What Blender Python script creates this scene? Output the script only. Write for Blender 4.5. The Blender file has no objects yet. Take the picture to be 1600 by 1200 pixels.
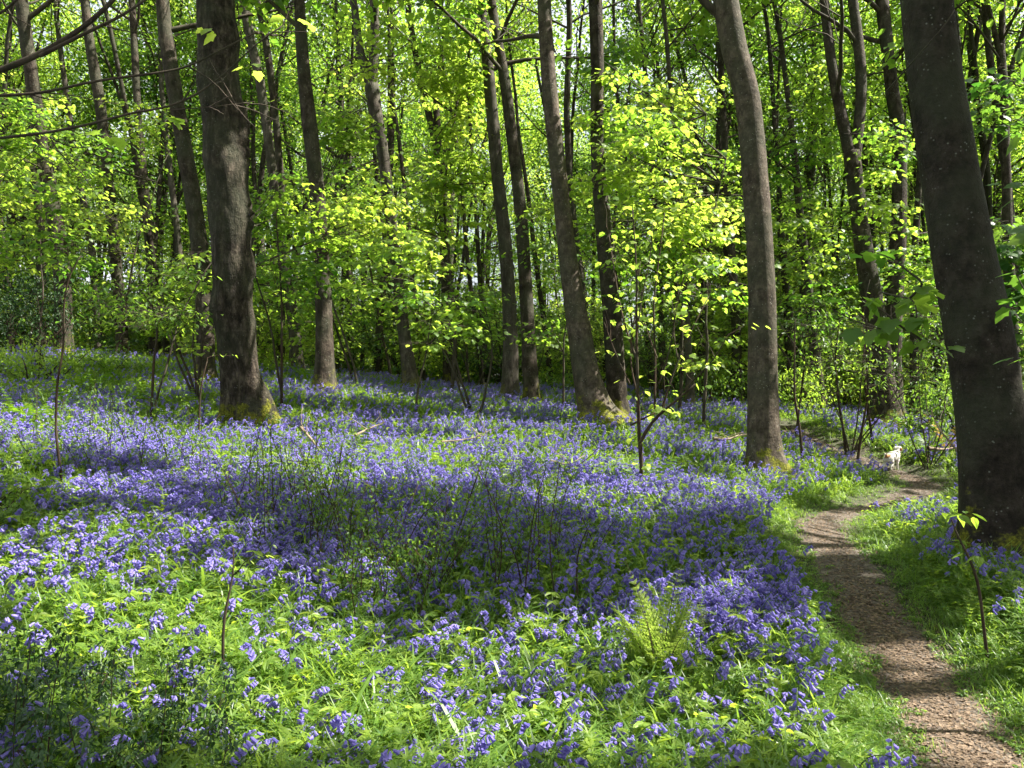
import bpy, math, random
import numpy as np
from mathutils import Vector, noise as mnoise

S = bpy.context.scene
C = S.collection
R = math.radians
PI = math.pi

# ------------------------------------------------------------------ camera, sky, sun, exposure
F = 1232.0                      # focal length in pixels of the 1600 px wide photograph
CAMZ = 1.52
PITCH = math.atan((600 - 590) / F)
cam = bpy.data.cameras.new("camera")
cam.lens = 36.0 * F / 1600.0
cam.sensor_width = 36.0
cam.clip_start = 0.05
cam.clip_end = 2000
cam_o = bpy.data.objects.new("camera", cam)
C.objects.link(cam_o)
cam_o.location = (0, 0, CAMZ)
cam_o.rotation_euler = (R(90) - PITCH, 0, 0)
S.camera = cam_o

SUN_AZ = R(86)                  # clockwise from the view direction
SUN_EL = R(50)
w = bpy.data.worlds.new("World")
S.world = w
w.use_nodes = True
nt = w.node_tree
bg = nt.nodes['Background']
sky = nt.nodes.new('ShaderNodeTexSky')
sky.sky_type = 'NISHITA'
sky.sun_disc = False
sky.sun_elevation = SUN_EL
sky.sun_rotation = SUN_AZ
sky.air_density = 1.0
sky.dust_density = 5.0
cl = nt.nodes.new('ShaderNodeTexNoise'); cl.inputs['Scale'].default_value = 2.2; cl.inputs['Detail'].default_value = 6
cr = nt.nodes.new('ShaderNodeMapRange'); cr.inputs[1].default_value = .38; cr.inputs[2].default_value = .55; cr.inputs[3].default_value = .35; cr.inputs[4].default_value = .95
nt.links.new(cl.outputs[0], cr.inputs[0])
cm = nt.nodes.new('ShaderNodeMix'); cm.data_type = 'RGBA'; cm.inputs[7].default_value = (6.6, 6.9, 7.4, 1)
nt.links.new(cr.outputs[0], cm.inputs[0]); nt.links.new(sky.outputs[0], cm.inputs[6]); nt.links.new(cm.outputs[2], bg.inputs[0])
bg.inputs[1].default_value = 0.052
sun = bpy.data.lights.new("sun", 'SUN')
sun.energy = 5.0
sun.angle = R(0.5)
sun.color = (1.0, 0.95, 0.86)
sun_o = bpy.data.objects.new("sun", sun)
C.objects.link(sun_o)
SDIR = np.array([math.sin(SUN_AZ) * math.cos(SUN_EL), math.cos(SUN_AZ) * math.cos(SUN_EL), math.sin(SUN_EL)])
sun_o.rotation_euler = Vector(SDIR).to_track_quat('Z', 'Y').to_euler()
sun_o.location = tuple(SDIR * 60)
S.view_settings.view_transform = 'Standard'
S.view_settings.look = 'None'
S.view_settings.gamma = 1.0
S.view_settings.exposure = 2.1
S.render.engine = 'CYCLES'
S.cycles.max_bounces = 8
S.cycles.diffuse_bounces = 5
S.cycles.transmission_bounces = 5
S.cycles.glossy_bounces = 2
S.cycles.sample_clamp_indirect = 4.0
S.cycles.use_adaptive_sampling = True
S.cycles.adaptive_threshold = 0.02

# ------------------------------------------------------------------ ground shape and pixel <-> world
PATH_PX = [(1650, 1290, .6), (1535, 1200, .6), (1490, 1120, .58), (1435, 1050, .56), (1395, 1000, .56), (1368, 950, .53),
           (1335, 900, .53), (1302, 850, .55), (1284, 825, .55), (1292, 806, .55), (1340, 792, .55), (1405, 775, .5), (1450, 757, .5),
           (1425, 744, .5), (1380, 730, .5), (1330, 712, .5), (1290, 697, .5), (1262, 684, .5), (1240, 672, .5), (1225, 662, .5)]


def sstep(a, b, x):
    t = np.clip((x - a) / (b - a), 0, 1)
    return t * t * (3 - 2 * t)


def gz0(x, y):
    x = np.asarray(x, float); y = np.asarray(y, float)
    ry = np.where(y > 4, 1.7 * (1 - np.exp(-np.maximum(y - 4, 0) / 23)), 0)
    rx = -1.15 * np.tanh(x / 13.5) * sstep(-3, 6, y) * np.where(x > 0, 0.82, 1.0)
    b = 0.05 * np.sin(x * 0.9 + 1.3) * np.cos(y * 0.7) + 0.03 * np.sin(x * 2.1 + y * 1.3) + 0.015 * np.sin(x * 4.3 - y * 3.7)
    mound = 0.30 * np.exp(-((x + 4.9) ** 2 / .8 + (y - 6.2) ** 2 / 2.2))
    z = ry + rx + b * sstep(1.0, 4.0, np.hypot(x, y)) + mound
    if len(CORR):
        num = np.zeros_like(z); den = np.full_like(z, .25)
        for cx, cy, dz in CORR:
            w_ = np.exp(-((x - cx) ** 2 + (y - cy) ** 2) / 5.0)
            num += w_ * dz; den += w_
        z = z + num / den
    return z


# surveyed spots (px, py, distance): where the photo shows the feet of trunks standing; the terrain is bent to pass through them
SURVEY = [(388, 668, 11.8), (322, 603, 15.8), (508, 618, 15.2), (98, 560, 18.5), (193, 562, 20), (243, 575, 22.5), (465, 586, 21.5), (643, 606, 19), (705, 608, 22.5), (797, 630, 17.5), (832, 637, 16.8),
          (936, 664, 13.6), (966, 664, 14.3), (1197, 748, 11.6), (1386, 673, 15.5), (1398, 664, 17.2), (1561, 890, 6.3), (1590, 650, 20), (1284, 645, 18.5), (1079, 638, 18), (590, 592, 23.5), (925, 610, 21), (1152, 637, 20)]
CORR = []


cp, sp = math.cos(PITCH), math.sin(PITCH)


def ray(px, py):
    a = (px - 800) / F
    b = (600 - py) / F
    return np.array([a, cp + b * sp, -sp + b * cp])


def at(px, py, D):
    """the world point seen at pixel (px, py) of the photo on the vertical plane y = D"""
    r = ray(px, py)
    return np.array([0, 0, CAMZ]) + r * (D / r[1])


def project(P):
    """world -> photo pixels (N,2), depth"""
    P = np.atleast_2d(P)
    d = P - np.array([0, 0, CAMZ])
    dep = d[:, 1] * cp - d[:, 2] * sp
    up = d[:, 1] * sp + d[:, 2] * cp
    dd = np.where(dep > .05, dep, np.nan)
    return np.stack([800 + F * d[:, 0] / dd, 600 - F * up / dd], 1), dep


def ground_at(px, py, gf=gz0):
    r = ray(px, py)
    t = 0.5
    while t < 90:
        p = r * t
        if CAMZ + p[2] < float(gf(p[0], p[1])):
            lo, hi = t - .1, t
            for _ in range(14):
                m = (lo + hi) / 2; p = r * m
                if CAMZ + p[2] < float(gf(p[0], p[1])): hi = m
                else: lo = m
            return p[0], p[1]
        t += .1
    return r[0] * 90, r[1] * 90


for _it in range(3):
    new = []
    for a, b, D_ in SURVEY:
        p = at(a, b, D_)
        new.append((p[0], D_, p[2] - float(gz0(p[0], D_))))
    if not CORR: CORR = new
    else: CORR = [(c[0], c[1], c[2] + n_[2]) for c, n_ in zip(CORR, new)]

pp = [ground_at(a, b) + (c,) for a, b, c in PATH_PX]
# smooth resample of the path centre line
def catmull(P, n=10):
    P = np.array(P, float)
    Q = np.vstack([2 * P[0] - P[1], P, 2 * P[-1] - P[-2]])
    out = []
    for i in range(1, len(Q) - 2):
        for k in range(n):
            t = k / n
            out.append(.5 * ((2 * Q[i]) + (-Q[i - 1] + Q[i + 1]) * t + (2 * Q[i - 1] - 5 * Q[i] + 4 * Q[i + 1] - Q[i + 2]) * t * t + (-Q[i - 1] + 3 * Q[i] - 3 * Q[i + 1] + Q[i + 2]) * t ** 3))
    out.append(Q[-2])
    return np.array(out)


PATH = catmull(pp, 8)


def path_dist(x, y):
    """distance to the path's centre line minus its half width (negative on the path)"""
    x = np.asarray(x, float); y = np.asarray(y, float)
    sh = x.shape
    x = x.ravel(); y = y.ravel()
    best = np.full(x.shape, 1e9)
    for i in range(len(PATH) - 1):
        ax, ay, aw = PATH[i]; bx, by, bw = PATH[i + 1]
        vx, vy = bx - ax, by - ay
        L = vx * vx + vy * vy + 1e-9
        t = np.clip(((x - ax) * vx + (y - ay) * vy) / L, 0, 1)
        d = np.hypot(x - ax - vx * t, y - ay - vy * t) - (aw + (bw - aw) * t) / 2
        best = np.minimum(best, d)
    return best.reshape(sh)


def gz(x, y):
    d = path_dist(x, y)
    return gz0(x, y) - 0.05 * sstep(.25, -.1, d)


# where sunlight reaches the ground in the photograph: (px, py, rx, ry, strength); crown leaves overhead are culled to let it through here
LIT = [(560, 690, 420, 34, .9), (900, 715, 330, 40, .95), (100, 665, 160, 42, .9), (330, 705, 160, 40, .9), (1120, 775, 330, 26, .95), (1330, 790, 160, 40, 1.),
       (720, 1085, 720, 120, 1.), (1100, 1080, 320, 95, 1.), (1290, 1100, 180, 120, 1.), (1480, 1110, 200, 100, 1.), (1520, 985, 130, 75, 1.),
       (180, 1010, 280, 70, .9), (130, 765, 130, 22, .75), (60, 930, 110, 28, .7), (250, 835, 110, 20, .7), (480, 785, 70, 10, .55), (740, 880, 70, 12, .5), (1010, 800, 50, 14, .5), (1150, 870, 40, 14, .5), (1430, 800, 70, 22, .85), (620, 800, 60, 14, .5), (880, 830, 80, 12, .45), (1450, 900, 60, 25, .7), (330, 940, 100, 20, .7), (1180, 720, 60, 90, .85), (90, 860, 100, 35, .5), (480, 900, 60, 40, .6), (1340, 945, 60, 16, .8),
       (850, 1150, 180, 60, .7), (1040, 640, 400, 14, .9), (650, 610, 300, 14, .55), (1000, 950, 90, 60, .9), (1250, 960, 60, 60, .6)]


def lit(G, P=None):
    px, dep = project(G + np.array([0, 0, .2]))
    v = np.zeros(len(px))
    wu = px[:, 0] + 34 * np.sin(px[:, 1] / 31 + 1) + 22 * np.sin(px[:, 0] / 47)
    wv = px[:, 1] + 13 * np.sin(px[:, 0] / 58 + .5) + 9 * np.sin(px[:, 0] / 23 + px[:, 1] / 40)
    for cx, cy, rx, ry, s in LIT:
        q = ((wu - cx) / rx) ** 2 + ((wv - cy) / ry) ** 2
        v = np.maximum(v, np.nan_to_num(s * sstep(1.45, .7, q)))
    bm = np.zeros(len(px))
    if P is not None:
        for (a, b, c), rr in BEAMS:
            d = P - np.array([a, b, c]); t = d @ SDIR
            e = np.linalg.norm(d - t[:, None] * SDIR, axis=1)
            bm = np.maximum(bm, np.where(t > .5, sstep(rr * 1.3, rr * .8, e) * .97, 0))
    gx_, gy_ = G[:, 0], G[:, 1]
    dap = np.sin(gx_ * 2.9 + gy_ * 1.1) * np.sin(gy_ * 3.7 - gx_ * .9 + 1) + .7 * np.sin(gx_ * 6.1 - gy_ * 2.3) * np.sin(gy_ * 7.3 + gx_ * 3.1)
    v = np.clip(v + .34 * dap + .06, 0, 1)
    far = np.where(G[:, 1] > 14.5, .96, .2)
    inside = (dep > 1) & (px[:, 0] > -200) & (px[:, 0] < 1800) & (px[:, 1] > 560) & (px[:, 1] < 1400)
    return np.maximum(bm, np.where(inside & (G[:, 1] < 19), v * v * (3 - 2 * v), far))


# gaps cut into the crowns' leaves so the sun reaches these trunks and young leaves
BEAMS = [(tuple(at(a, b, D_)), r_) for a, b, D_, r_ in [(1200, 350, 11.6, .6), (1205, 450, 11.6, .6), (1210, 550, 11.6, .6), (1215, 640, 11.6, .6), (1190, 200, 11.6, .6), (1170, 110, 11.6, .4), (1210, 700, 11.6, .5),
         (520, 560, 15.2, .6), (518, 480, 15.2, .5), (900, 450, 13.6, .5), (885, 230, 13.6, .5), (915, 520, 13.6, .5), (980, 560, 14.3, .5), (970, 480, 14.3, .4), (400, 560, 11.8, .6), (395, 470, 11.8, .5), (395, 250, 11.8, .5), (395, 340, 11.8, .4),
         (415, 630, 11.8, .6), (1000, 250, 13.5, 1.3), (1060, 350, 13.5, 1.3), (1110, 440, 13, .9), (960, 170, 14, .9), (650, 470, 13.2, 1.0), (700, 510, 13, .6), (600, 290, 19, .8), (585, 130, 19, .8), (940, 170, 14.3, .4), (480, 580, 21.5, .6),
         (870, 100, 13.6, .4), (1085, 560, 18, .6), (235, 480, 12, .6), (700, 200, 18, 1.2), (560, 300, 16, 1.0), (440, 400, 14, .8), (90, 400, 18.5, .7), (60, 330, 16.5, 1.0), (1385, 480, 15.5, .6), (1392, 715, 12.8, .7)]]


def sun_foot(P):
    """where the shadow of P falls on the ground"""
    g = P.copy()
    for _ in range(3):
        h = P[:, 2] - gz0(g[:, 0], g[:, 1])
        g = P - SDIR[None] * (h / SDIR[2])[:, None]
    return g


# ------------------------------------------------------------------ mesh helpers
class MB:
    def __init__(s):
        s.v = []; s.f3 = []; s.f4 = []; s.m3 = []; s.m4 = []; s.t = []; s.n = 0

    def add(s, v, tris=None, quads=None, mat=0, tint=.5):
        v = np.asarray(v, float).reshape(-1, 3)
        s.v.append(v)
        s.t.append(np.full(len(v), tint) if np.isscalar(tint) else np.asarray(tint, float))
        if tris is not None and len(tris):
            s.f3.append(np.asarray(tris) + s.n); s.m3.append(np.full(len(tris), mat))
        if quads is not None and len(quads):
            s.f4.append(np.asarray(quads) + s.n); s.m4.append(np.full(len(quads), mat))
        s.n += len(v)

    def scatter(s, tv, tf, pos, yaw, pitch, roll, size, tint, mat=0):
        """copies of the template (tv verts, tf triangles) merged into this mesh"""
        N = len(pos)
        if N == 0: return
        cy, sy, cx, sx, cr, sr = np.cos(yaw), np.sin(yaw), np.cos(pitch), np.sin(pitch), np.cos(roll), np.sin(roll)
        M = np.empty((N, 3, 3))
        # Rz(yaw) Rx(pitch) Ry(roll)
        M[:, 0, 0] = cy * cr - sy * sx * sr; M[:, 0, 1] = -sy * cx; M[:, 0, 2] = cy * sr + sy * sx * cr
        M[:, 1, 0] = sy * cr + cy * sx * sr; M[:, 1, 1] = cy * cx; M[:, 1, 2] = sy * sr - cy * sx * cr
        M[:, 2, 0] = -cx * sr; M[:, 2, 1] = sx; M[:, 2, 2] = cx * cr
        V = np.einsum('nij,kj->nki', M, tv) * np.asarray(size)[:, None, None] + pos[:, None, :]
        k = len(tv)
        Fc = (tf[None] + (np.arange(N) * k)[:, None, None]).reshape(-1, 3)
        s.add(V.reshape(-1, 3), tris=Fc, mat=mat, tint=np.repeat(tint, k))

    def mesh(s, name, mats, smooth=True):
        me = bpy.data.meshes.new(name)
        if s.n == 0: return me
        V = np.concatenate(s.v)
        f3 = np.concatenate(s.f3) if s.f3 else np.zeros((0, 3), int)
        f4 = np.concatenate(s.f4) if s.f4 else np.zeros((0, 4), int)
        mi = np.concatenate(s.m3 + s.m4)
        me.vertices.add(len(V)); me.vertices.foreach_set('co', V.astype(np.float32).ravel())
        loops = np.concatenate([f3.ravel(), f4.ravel()]).astype(np.int32)
        me.loops.add(len(loops)); me.loops.foreach_set('vertex_index', loops)
        st = np.concatenate([np.arange(len(f3)) * 3, len(f3) * 3 + np.arange(len(f4)) * 4]).astype(np.int32)
        me.polygons.add(len(st)); me.polygons.foreach_set('loop_start', st)
        me.polygons.foreach_set('material_index', mi.astype(np.int32))
        me.polygons.foreach_set('use_smooth', np.full(len(st), smooth))
        a = me.attributes.new('tint', 'FLOAT', 'POINT')
        a.data.foreach_set('value', np.concatenate(s.t).astype(np.float32))
        for m in (mats if isinstance(mats, (list, tuple)) else [mats]): me.materials.append(m)
        me.update(calc_edges=True)
        return me

    def build(s, name, mats, parent=None, smooth=True):
        return link(name, s.mesh(name, mats, smooth), parent)


def link(name, data, parent=None):
    o = bpy.data.objects.new(name, data); C.objects.link(o)
    if parent is not None: o.parent = parent
    return o


def tag(o, label=None, cat=None, group=None, kind=None):
    if label: o['label'] = label
    if cat: o['category'] = cat
    if group: o['group'] = group
    if kind: o['kind'] = kind
    return o


def thing(name, label, cat, loc=(0, 0, 0), group=None):
    o = link(name, None); o.location = tuple(float(c) for c in loc)
    return tag(o, label, cat, group)


def dup(root, loc, rz=0, sc=1.0, label=None, group=None):
    r = root.copy(); C.objects.link(r)
    r.location = tuple(float(c) for c in loc); r.rotation_euler = (0, 0, rz)
    r.scale = (sc, sc, sc)
    if label: r['label'] = label
    if group: r['group'] = group
    for ch in list(root.children):
        c = ch.copy(); C.objects.link(c); c.parent = r
    return r


def tube(mb, pts, rad, sides=8, mat=0, tint=.5, lump=0.0, seed=0, cap=True, flute=0):
    pts = np.asarray(pts, float); n = len(pts)
    rad = np.broadcast_to(np.asarray(rad, float), (n,))
    T = np.gradient(pts, axis=0); T /= np.linalg.norm(T, axis=1)[:, None] + 1e-9
    up = np.array([0, 1., 0]) if abs(T[0][1]) < .9 else np.array([1., 0, 0])
    A = np.arange(sides) / sides * 2 * PI
    V = np.empty((n, sides, 3))
    u = np.cross(up, T[0]); u /= np.linalg.norm(u)
    L = np.concatenate([[0], np.cumsum(np.linalg.norm(np.diff(pts, axis=0), axis=1))])
    for i in range(n):
        u = u - T[i] * u.dot(T[i]); u /= np.linalg.norm(u) + 1e-9
        v = np.cross(T[i], u)
        r = np.full(sides, rad[i])
        if lump:
            for k in range(sides):
                q = Vector((math.cos(A[k]) * 1.1 + seed, math.sin(A[k]) * 1.1, L[i] * .9))
                q2 = Vector((math.cos(A[k]) * 3 + seed, math.sin(A[k]) * 3, L[i] * 2.4 + 7))
                r[k] *= 1 + lump * (mnoise.noise(q) + .45 * mnoise.noise(q2))
            if flute:
                r *= 1 + flute * math.exp(-L[i] / .28) * (.6 + np.sin(A * 5 + seed) + .5 * np.sin(A * 3 + seed * 2))
        V[i] = pts[i] + np.cos(A)[:, None] * r[:, None] * u + np.sin(A)[:, None] * r[:, None] * v
    q = []
    for i in range(n - 1):
        a = i * sides + np.arange(sides); b = i * sides + (np.arange(sides) + 1) % sides
        q.append(np.stack([a, b, b + sides, a + sides], 1))
    V = V.reshape(-1, 3)
    tris = None
    if cap:
        V = np.vstack([V, pts[-1] + T[-1] * rad[-1] * .5])
        a = (n - 1) * sides + np.arange(sides); b = (n - 1) * sides + (np.arange(sides) + 1) % sides
        tris = np.stack([a, b, np.full(sides, n * sides)], 1)
    mb.add(V, tris=tris, quads=np.concatenate(q), mat=mat, tint=tint)


def clump(P, rng, sd):
    a = np.sin(P[:, 0] * 1.7 + 1) * np.cos(P[:, 1] * 1.9) + np.sin(P[:, 2] * 2.1 + P[:, 0] * .8) + np.sin(P[:, 0] * 4.1 + P[:, 2] * 3.3 + P[:, 1] * 2.7) * .6
    return np.clip(.46 + .17 * a + rng.normal(0, sd, len(P)), 0, 1)


def wander(rng, p0, d0, L, n=6, jit=.15, gravity=0.0):
    """a bending polyline"""
    p = np.array(p0, float); d = np.array(d0, float); d /= np.linalg.norm(d)
    out = [p.copy()]
    for i in range(n):
        d = d + rng.normal(0, jit, 3) + np.array([0, 0, gravity]); d /= np.linalg.norm(d)
        p = p + d * L / n; out.append(p.copy())
    return np.array(out)


# leaf templates (unit length along +y, facing +z)
def leaf_maple():
    half = [(.10, -.05), (.36, -.04), (.38, .15), (.56, .38), (.37, .46), (.27, .70)]
    out = [(0, .02)] + half + [(0, 1.0)] + [(-x, y) for x, y in half[::-1]]
    v = [(0, .30, .03)] + [(x, y, -.16 * (x * x * 1.6 + (y - .3) ** 2) + .10 * abs(x)) for x, y in out]
    n = len(out)
    return np.array(v), np.array([(0, 1 + i, 1 + (i + 1) % n) for i in range(n)])


def leaf_simple():
    v = [(0, 0, 0), (.36, .30, .05), (.30, .62, .0), (0, 1, -.10), (-.30, .62, .0), (-.36, .30, .05)]
    return np.array(v), np.array([(0, 1, 2), (0, 2, 3), (0, 3, 4), (0, 4, 5)])


def leaf_ovate():
    v = [(0, 0, 0), (.2, .2, .05), (.23, .45, .04), (.12, .75, .0), (0, 1, -.12), (-.12, .75, .0), (-.23, .45, .04), (-.2, .2, .05)]
    return np.array(v), np.array([(0, 1, 2), (0, 2, 3), (0, 3, 4), (0, 4, 5), (0, 5, 6), (0, 6, 7)])


MAPLE, SIMPLE, OVATE = leaf_maple(), leaf_simple(), leaf_ovate()

# ------------------------------------------------------------------ materials
def mat(name):
    m = bpy.data.materials.new(name); m.use_nodes = True
    n = m.node_tree.nodes
    return m, m.node_tree, n['Principled BSDF'], n['Material Output']


def N(nt, t, **kw):
    n = nt.nodes.new(t)
    for k, v in kw.items(): setattr(n, k, v)
    return n


def ramp(nt, fac, stops, interp='LINEAR'):
    r = nt.nodes.new('ShaderNodeValToRGB')
    e = r.color_ramp.elements
    r.color_ramp.interpolation = interp
    while len(e) < len(stops): e.new(.5)
    for el, (p, c) in zip(e, stops):
        el.position = p; el.color = tuple(c) + (1,)
    nt.links.new(fac, r.inputs[0])
    return r.outputs[0]


def noise(nt, vec, scale, detail=4, rough=.6):
    n = nt.nodes.new('ShaderNodeTexNoise')
    n.inputs['Scale'].default_value = scale; n.inputs['Detail'].default_value = detail; n.inputs['Roughness'].default_value = rough
    if vec is not None: nt.links.new(vec, n.inputs['Vector'])
    return n.outputs[0]


def mix(nt, fac, a, b):
    m = nt.nodes.new('ShaderNodeMix'); m.data_type = 'RGBA'
    for s, v in ((m.inputs['Factor'], fac), (m.inputs[6], a), (m.inputs[7], b)):
        if isinstance(v, (int, float)): s.default_value = v
        elif isinstance(v, tuple): s.default_value = v + (1,)
        else: nt.links.new(v, s)
    return m.outputs[2]


def math_(nt, op, a, b=None, clamp=False):
    m = nt.nodes.new('ShaderNodeMath'); m.operation = op; m.use_clamp = clamp
    for s, v in ((m.inputs[0], a), (m.inputs[1], b)):
        if v is None: continue
        if isinstance(v, (int, float)): s.default_value = v
        else: nt.links.new(v, s)
    return m.outputs[0]


def leaf_mat(name, dark, light, tdark, tlight, trans=.5, rough=.45, spec=.35, inst=False):
    """thin leaf: reflecting colour and light-transmitting colour, varied leaf by leaf"""
    m, nt, P, out = mat(name)
    at_ = N(nt, 'ShaderNodeAttribute', attribute_name='tint').outputs['Fac']
    if inst:
        oi = N(nt, 'ShaderNodeObjectInfo').outputs['Random']
        at_ = math_(nt, 'ADD', math_(nt, 'MULTIPLY', at_, .5), math_(nt, 'MULTIPLY', oi, .5))
    c1 = ramp(nt, at_, [(0, dark), (1, light)])
    c2 = ramp(nt, at_, [(0, tdark), (1, tlight)])
    P.inputs['Roughness'].default_value = rough
    P.inputs['Specular IOR Level'].default_value = spec
    nt.links.new(c1, P.inputs['Base Color'])
    tr = N(nt, 'ShaderNodeBsdfTranslucent'); nt.links.new(c2, tr.inputs[0])
    ms = N(nt, 'ShaderNodeMixShader'); ms.inputs[0].default_value = trans
    nt.links.new(P.outputs[0], ms.inputs[1]); nt.links.new(tr.outputs[0], ms.inputs[2])
    nt.links.new(ms.outputs[0], out.inputs[0])
    return m


M = {}
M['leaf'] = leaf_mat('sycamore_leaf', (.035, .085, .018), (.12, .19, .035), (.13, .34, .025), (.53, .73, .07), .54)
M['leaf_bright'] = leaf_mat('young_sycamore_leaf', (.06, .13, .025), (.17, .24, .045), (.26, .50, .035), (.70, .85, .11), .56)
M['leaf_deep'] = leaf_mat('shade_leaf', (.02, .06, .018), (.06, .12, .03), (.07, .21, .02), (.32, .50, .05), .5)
M['leaf_dark'] = leaf_mat('evergreen_leaf', (.012, .035, .010), (.03, .07, .018), (.01, .04, .006), (.03, .09, .01), .15, .42, .4)
M['grass'] = leaf_mat('grass_blade', (.04, .10, .016), (.13, .22, .04), (.10, .27, .02), (.52, .70, .08), .45, .4, .45, inst=True)
M['herb'] = leaf_mat('herb_leaf', (.05, .12, .02), (.20, .28, .045), (.16, .38, .02), (.62, .76, .07), .48, .45, .4, inst=True)
M['fern'] = leaf_mat('fern_frond', (.04, .10, .012), (.10, .17, .02), (.12, .30, .01), (.30, .48, .02), .42, .5, .3)
M['fern_gold'] = leaf_mat('young_fern_frond', (.10, .16, .03), (.22, .27, .05), (.26, .44, .04), (.56, .70, .12), .48, .5, .3)
M['fern_dead'] = leaf_mat('dead_fern_frond', (.30, .20, .06), (.5, .36, .12), (.3, .2, .04), (.5, .36, .1), .3, .7, .1)
M['litter'] = leaf_mat('dead_leaf', (.04, .028, .02), (.26, .185, .125), (.05, .03, .015), (.25, .15, .08), .15, .7, .2, inst=True)
M['bell'] = leaf_mat('bluebell_petal', (.13, .11, .43), (.33, .275, .68), (.15, .125, .48), (.41, .34, .78), .38, .5, .25, inst=True)
M['bell_stem'] = leaf_mat('bluebell_stem', (.05, .10, .03), (.10, .15, .06), (.06, .16, .02), (.16, .28, .05), .25, .5, .3, inst=True)


def bark_mat(name, c0, c1, c2, streak=.35, moss=0.0, lichen=.5, bump=.5, scale=1.0, dist=.03):
    m, nt, P, out = mat(name)
    tc = N(nt, 'ShaderNodeTexCoord').outputs['Object']
    mp = N(nt, 'ShaderNodeMapping'); mp.inputs['Scale'].default_value = (1, 1, streak); nt.links.new(tc, mp.inputs[0])
    mh = N(nt, 'ShaderNodeMapping'); mh.inputs['Scale'].default_value = (1, 1, 5.0); nt.links.new(tc, mh.inputs[0])
    n1 = noise(nt, mp.outputs[0], 9 * scale, 6, .65)
    n2 = noise(nt, mp.outputs[0], 34 * scale, 5, .7)
    n3 = noise(nt, mh.outputs[0], 5 * scale, 3, .5)
    n4 = noise(nt, tc, 1.6, 3, .5)
    base = ramp(nt, n1, [(.32, c0), (.5, c1), (.72, c2)])
    base = mix(nt, math_(nt, 'MULTIPLY', ramp(nt, n3, [(.58, (0, 0, 0)), (.68, (1, 1, 1))]), .28), base, tuple(.4 * k for k in c0))
    base = mix(nt, math_(nt, 'MULTIPLY', ramp(nt, n2, [(.3, (1, 1, 1)), (.55, (0, 0, 0))]), .55), base, tuple(.5 * k for k in c0))
    base = mix(nt, math_(nt, 'MULTIPLY', ramp(nt, n4, [(.42, (0, 0, 0)), (.6, (1, 1, 1))]), .5), base, (.05, .056, .035))
    vo = N(nt, 'ShaderNodeTexVoronoi'); vo.inputs['Scale'].default_value = 26; nt.links.new(tc, vo.inputs['Vector'])
    sel = math_(nt, 'MULTIPLY', ramp(nt, vo.outputs['Distance'], [(.13, (1, 1, 1)), (.22, (0, 0, 0))]),
                ramp(nt, noise(nt, tc, 7, 2), [(.5, (0, 0, 0)), (.62, (1, 1, 1))]))
    base = mix(nt, math_(nt, 'MULTIPLY', sel, lichen), base, (.30, .31, .27))
    sx = N(nt, 'ShaderNodeSeparateXYZ'); nt.links.new(tc, sx.inputs[0])
    h = math_(nt, 'SUBTRACT', 1.0, math_(nt, 'DIVIDE', sx.outputs[2], .62))
    mossf = math_(nt, 'ADD', h, math_(nt, 'MULTIPLY', math_(nt, 'SUBTRACT', noise(nt, tc, 5, 4), .5), 3.2))
    mossf = math_(nt, 'MULTIPLY', ramp(nt, mossf, [(.45, (0, 0, 0)), (.75, (1, 1, 1))]), moss)
    mc = ramp(nt, noise(nt, tc, 40, 3), [(.3, (.03, .035, .006)), (.7, (.19, .19, .022))])
    base = mix(nt, mossf, base, mc)
    nt.links.new(base, P.inputs['Base Color'])
    P.inputs['Roughness'].default_value = .85
    P.inputs['Specular IOR Level'].default_value = .12
    hh = math_(nt, 'ADD', math_(nt, 'ADD', math_(nt, 'MULTIPLY', n2, .5), n1), math_(nt, 'MULTIPLY', n3, .15))
    b = N(nt, 'ShaderNodeBump'); b.inputs['Strength'].default_value = bump; b.inputs['Distance'].default_value = dist
    nt.links.new(hh, b.inputs['Height']); nt.links.new(b.outputs[0], P.inputs['Normal'])
    return m


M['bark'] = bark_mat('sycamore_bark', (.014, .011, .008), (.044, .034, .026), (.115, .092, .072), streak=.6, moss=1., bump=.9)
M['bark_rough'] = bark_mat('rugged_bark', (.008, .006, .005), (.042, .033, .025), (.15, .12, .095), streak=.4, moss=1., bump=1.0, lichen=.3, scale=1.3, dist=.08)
M['bark_shade'] = bark_mat('smooth_shaded_bark', (.012, .010, .008), (.030, .024, .019), (.062, .051, .041), streak=.8, moss=1., bump=.7, lichen=.4)  # bark copy with the shade on the huge trunk darkened into its colour
M['bark_brown'] = bark_mat('brown_bark', (.03, .024, .018), (.085, .067, .051), (.17, .138, .108), streak=.7, moss=1., bump=.8, lichen=.7)
M['bark_grey'] = bark_mat('grey_bark', (.028, .023, .018), (.068, .057, .047), (.14, .122, .10), moss=.5)
M['bark_far'] = bark_mat('woodland_bark', (.014, .011, .008), (.035, .028, .021), (.08, .065, .052), moss=.4, bump=.3)
M['twig'] = bark_mat('twig_bark', (.035, .028, .022), (.07, .055, .042), (.11, .09, .07), lichen=0, bump=.2)
M['stem_dark'] = bark_mat('dark_stem', (.025, .016, .012), (.05, .032, .022), (.09, .06, .04), lichen=0, bump=.1)
M['deadwood'] = bark_mat('dead_stick', (.12, .09, .06), (.26, .2, .14), (.42, .34, .25), lichen=0, bump=.3)


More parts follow.
